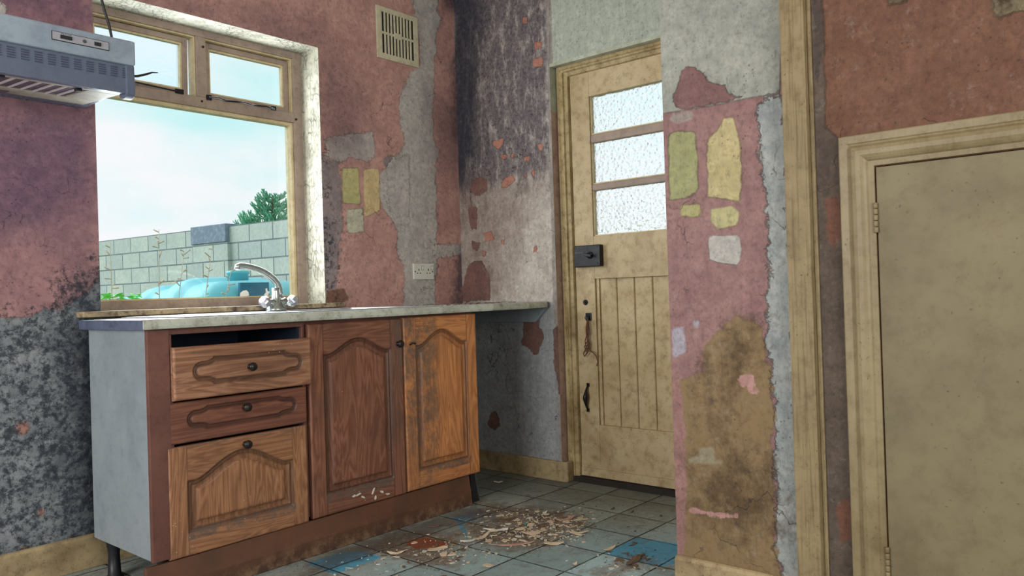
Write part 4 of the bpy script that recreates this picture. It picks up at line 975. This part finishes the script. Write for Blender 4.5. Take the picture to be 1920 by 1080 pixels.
for mi, regs, count, big in ((0, reg, 330, 1.0), (1, reg+[(700,1050,60,20),(1150,1060,50,15)], 320, .7), (2, reg+[(760,1030,60,20),(1080,960,80,20),(1180,1045,30,10)], 520, .8)):
    for _ in range(count):
        px, py, sx_, sy_ = random.choice(regs); c = at(random.gauss(px, sx_), min(1110, random.gauss(py, sy_)), 2, 0)
        if c[0] > -.06 or (c[1] > -.63 and c[0] < -.5) or c[1] < -2.2 or c[0] < -2: continue
        s = random.uniform(.002, .008)*random.choice((.5, .7, 1, 1, 3))*big; a = random.uniform(0, 6.3); asp = random.uniform(.2, .9); h = random.uniform(.001, .003); tl = random.uniform(0, .15)
        n = 6; base = len(b.v); rr0 = [random.uniform(.6, 1.2) for _q in range(n)]
        for k in (0, 1):
            for i in range(n):
                q = 2*math.pi*i/n; u_, v_ = s*rr0[i]*math.cos(q), s*asp*rr0[i]*math.sin(q)
                b.v.append((c[0]+u_*math.cos(a)-v_*math.sin(a), c[1]+u_*math.sin(a)+v_*math.cos(a), .0005+k*h+max(0, u_)*tl))
        b.face([base+i for i in range(n)][::-1], mi); b.face([base+n+i for i in range(n)], mi)
        for i in range(n): b.face((base+i, base+(i+1) % n, base+n+(i+1) % n, base+n+i), mi)
tag(b.build('paint_chips', [M['chip_cream'], M['chip_white'], M['chip_brown']]), 'scatter of small cream, white and brown chips over the floor tiles', 'debris', kind='stuff')
# crumbs on the worktop
b = MB()
for _ in range(70):
    c = (random.uniform(-.75, -.05), random.uniform(-.5, -.03), Z1); s = random.uniform(.002, .009)
    b.obox((c[0], c[1], c[2]+.0018), (s, 0, 0), (0, s*.6, 0), (0, 0, .0014))
tag(b.build('worktop_crumbs', M['chip_brown']), 'scatter of plaster crumbs on the right end of the worktop', 'debris', kind='stuff')
# dirt line and scraps behind the worktop
b = MB()
for i in range(60):
    x = random.uniform(-2.0, -.9); s = random.uniform(.004, .012); b.obox((x, random.uniform(-.06, -.01), Z1+.002), (s, 0, 0), (0, s*.7, 0), (0, 0, .0018))
tag(b.build('sill_dirt', M['vent_dark']), 'dark dirt crumbs along the back of the worktop under the sill', 'debris', kind='stuff')

# ------------------------------------------------------------------ outside
struct(MB().box(-30, 60, .31, 90, -.2, -.1).build('ground', M['grass']), 'rough grass ground outside the window', 'ground')
gw = thing('garden_wall', 'grey concrete block garden wall with a pier outside the window', 'wall', (2.1, 6.5, -.1))
t = NT('concrete_blocks')
bt = t.n('TexBrick'); t.put(bt.inputs['Vector'], t.mapped((1, 1, 1), rot=(math.radians(90), 0, math.radians(-82.6+180)*0)))
sep = t.n('SeparateXYZ'); t.put(sep.inputs[0], t.n('NewGeometry').outputs['Position'])
cb = t.n('CombineXYZ'); t.put(cb.inputs[0], sep.outputs[1]); t.put(cb.inputs[1], t.math('ADD', sep.outputs[2], 10*.225-1.965+.0)); t.put(bt.inputs['Vector'], cb.outputs[0])
bt.inputs['Scale'].default_value = 1; bt.inputs['Brick Width'].default_value = .455; bt.inputs['Row Height'].default_value = .225; bt.inputs['Mortar Size'].default_value = .010; bt.offset = .5
bt.inputs['Color1'].default_value = srgb(206, 208, 196); bt.inputs['Color2'].default_value = srgb(184, 190, 186); bt.inputs['Mortar'].default_value = srgb(104, 110, 116)
col = t.mix(t.rng(t.noise(22, 6, .8), .42, .68), bt.outputs[0], t.mix(.5, bt.outputs[0], srgb(136, 150, 154)))
col = t.mix(t.math('MULTIPLY', t.rng(t.noise(3, 5, .7), .45, .7), .45), col, srgb(160, 172, 166))
m_bl = t.bsdf(col, .9, normal=t.bump(t.noise(30, 4), .25, .004))
m_peb = simple('pebble_block', (120, 132, 150), .9, 0, .7, .9, (164, 174, 186))
A0, A1 = np.array([1.70, 10.6]), np.array([2.47, 3.6])
dv = (A1-A0)/np.linalg.norm(A1-A0); nv = np.array([-dv[1], dv[0]])
if nv[0] < 0: nv = -nv
def slab(b, a, c, th0, th1, z0, z1): b.prism([tuple(a+nv*th0), tuple(c+nv*th0), tuple(c+nv*th1), tuple(a+nv*th1)], 2, z0, z1)
b = MB(); slab(b, A0, A1, 0, .2, -.1, 1.968); b.build('blockwork', m_bl, gw)
pa = np.array(at(368, 480, 1, 7.05))[1]; pc = 6.28
pt = lambda y: A0+dv*((y-A0[1])/dv[1])
b = MB(); slab(b, pt(7.06), pt(6.30), -.05, .22, -.1, 1.755); b.build('pier', m_bl, gw)
b = MB(); slab(b, pt(7.08), pt(6.32), -.06, .24, 1.76, 2.0); b.build('coping_block', m_peb, gw, bevel=.01)['label'] = 'darker pebbly coping block'
# oil tank
tk = thing('oil_tank', 'teal ribbed plastic oil tank in front of the block wall', 'tank', (.2, 3.3, -.1))
def tank():
    b = MB(); rings = []; n = 28
    y0, y1 = 2.55, 5.2
    N_ = 60
    for i in range(N_+1):
        f = i/N_; y = y0+(y1-y0)*f
        rib = .042*max(0, math.cos(f*2*math.pi*4.5))**.4 if .06 < f < .96 else 0
        endr = min(1, (min(f, 1-f)/.05))**.5*.12
        hw = .42+endr-.02*0+rib*.6; top = 1.00+endr*1.25+rib-.35*max(0, f-.25)**1.2
        r = []
        for k in range(n):
            a = 2*math.pi*k/n; ca, sa = math.cos(a), math.sin(a); e = .42
            x = .62+hw*abs(ca)**e*(1 if ca > 0 else -1); zc = (top-.1)/2+.0; z = zc+((top+.1)/2)*abs(sa)**(e+.1)*(1 if sa > 0 else -1)
            r.append((x-.30, y, z))
        rings.append(r)
    b.loft(rings); return b
tank().build('tank_body', M['tank'], tk)
c = at(446, 510, 1, 2.95)
b = MB(); b.lathe((c[0], 2.95, c[2]-.05), (0, 0, 1), [(-.04, .085), (.03, .085), (.035, .095), (.055, .095), (.062, .07)], 20); b.build('filler_cap', M['tank'], tk)
q0, q1 = at(449, 530, 1, 2.54), at(504, 566, 1, 2.54)
MB().box(q0[0], q1[0], 2.53, 2.56, q1[2]-.02, q0[2]).build('end_label', M['tank_dark'], tk)
# stickers left on the glass
for nm, pxs_ in (('white_sticker', [(450,580),(451,573),(456,569),(462,568),(466,572),(467,578),(460,580)]), ('white_sticker', [(495,577),(499,572),(498,566),(500,564),(502,570),(506,571),(503,576),(504,580)])):
    pts = [at(px, py-24, 1, .185) for px, py in pxs_]
    b = MB(); b.prism([(p[0], p[2]+.0) for p in pts], 1, .1845, .1858)
    b.build(nm, M['sticker'], win)
# weeds by the window
def weed(x, y, h, lean, label):
    b = MB(); pts = [(x+lean*f**1.3*h, y, -.1+(h+.1)*f) for f in np.linspace(0, 1, 8)]; b.tube(pts, [.006*(1-.7*f) for f in np.linspace(0, 1, 8)], 6)
    r_ = thing('dry_weed', label, 'weed', (x, y, -.1), 'dry weeds outside the window')
    b.build('stalk', M['stem'], r_)
    b = MB()
    for i in range(9):
        f = random.uniform(.7, 1); p = Vector((x+lean*f**1.3*h, y, -.1+(h+.1)*f)); d = Vector((random.uniform(-1, 1), random.uniform(-.5, .5), random.uniform(.1, .7))).normalized()
        b.tube([p, p+d*random.uniform(.02, .06)], [.0025, .006], 5)
    b.build('seed_heads', M['stem'], r_)['kind'] = 'stuff'
for px, ty, ln, lb in ((206,455,-.01,'straight dry weed stalk nearest the left side of the window'),(298,430,.02,'tall dry weed stalk with seed heads left of the tank'),(345,470,.12,'dry weed stalk leaning right in front of the tank end'),(398,462,.15,'dry weed stalk leaning right across the tank ribs'),(435,500,.22,'short dry weed stalk leaning right over the tank shoulder')):
    q = at(px, ty, 1, 2.2); weed(q[0]-ln*(q[2]), 2.2, q[2], ln, lb)
def leafy(px, lab):
    yy = 1.5+(px-198)*.013; c = at(px, 566, 1, yy); r_ = thing('leafy_weed', lab, 'weed', (c[0], yy, -.1), 'green weeds below the window')
    MB().tube([(c[0], yy, -.1), (c[0]+.01, yy, c[2]+.0)], .006, 6).build('stalk', M['leaf'], r_)
    b = MB()
    for i in range(26):
        p = Vector((c[0]+max(-.06, min(.06, random.gauss(0, .04))), yy+max(-.1, min(.1, random.gauss(0, .05))), c[2]+random.uniform(-.05, .045))); a = random.uniform(0, 6.3); d = Vector((math.cos(a), math.sin(a)*.6, random.uniform(-.2, .5))).normalized()*random.uniform(.02, .04); s_ = d.cross(Vector((0, .3, 1))).normalized()*d.length*.45; up = Vector((0, 0, .004))
        k0 = len(b.v); b.v += [tuple(p-d), tuple(p+s_+up), tuple(p+d), tuple(p-s_+up), tuple(p+up*2), tuple(p-up)]
        for q in ((0,1,4),(1,2,4),(2,3,4),(3,0,4),(1,0,5),(2,1,5),(3,2,5),(0,3,5)): b.face([k0+j for j in q])
    b.build('leaves', M['leaf'], r_)
for px, lb in ((198,'bright green leafy weed at the bottom left corner of the window'),(222,'bright green leafy weed second from the window edge'),(246,'bright green leafy weed beside the left end of the oil tank')): leafy(px, lb)
# monkey puzzle tree
tc_ = at(512, 400, 1, 16.0)
tr = thing('conifer_tree', 'spiky green conifer rising behind the block garden wall', 'tree', (tc_[0], 16.0, -.1))
zt = at(500, 352, 1, 16.0)[2]
MB().tube([(tc_[0], 16, -.1), (tc_[0]+.03, 16, zt*.6), (tc_[0], 16, zt-.2)], [.14, .1, .03], 10).build('trunk', M['bark'], tr)
b = MB()
def spiky(p, d, L_, r0, depth):
    q = p+d*L_; mid = p+d*L_*.5+Vector((0, 0, -.04*L_)); b.tube([p, mid, q], [r0, r0*1.1, r0*.6], 5)
    if depth:
        for s_ in (-1, 1):
            for f in (.45, .8):
                ax = Vector((random.uniform(-.3, .3), random.uniform(-.3, .3), 1)).normalized(); d2 = (Quaternion(ax, s_*random.uniform(.6, 1)) @ d + Vector((0, 0, .35))).normalized()
                spiky(p+d*L_*f, d2, L_*.42, r0*.8, depth-1)
for i in range(80):
    z = random.uniform(zt-1.9, zt-.1); span = .25+(zt-z)*.55; a = random.uniform(0, 2*math.pi)
    d = Vector((math.cos(a), math.sin(a), random.uniform(.15, .6))).normalized(); spiky(Vector((tc_[0], 16, z-.15)), d, span, .022, 2)
b.build('foliage', M['needle'], tr)
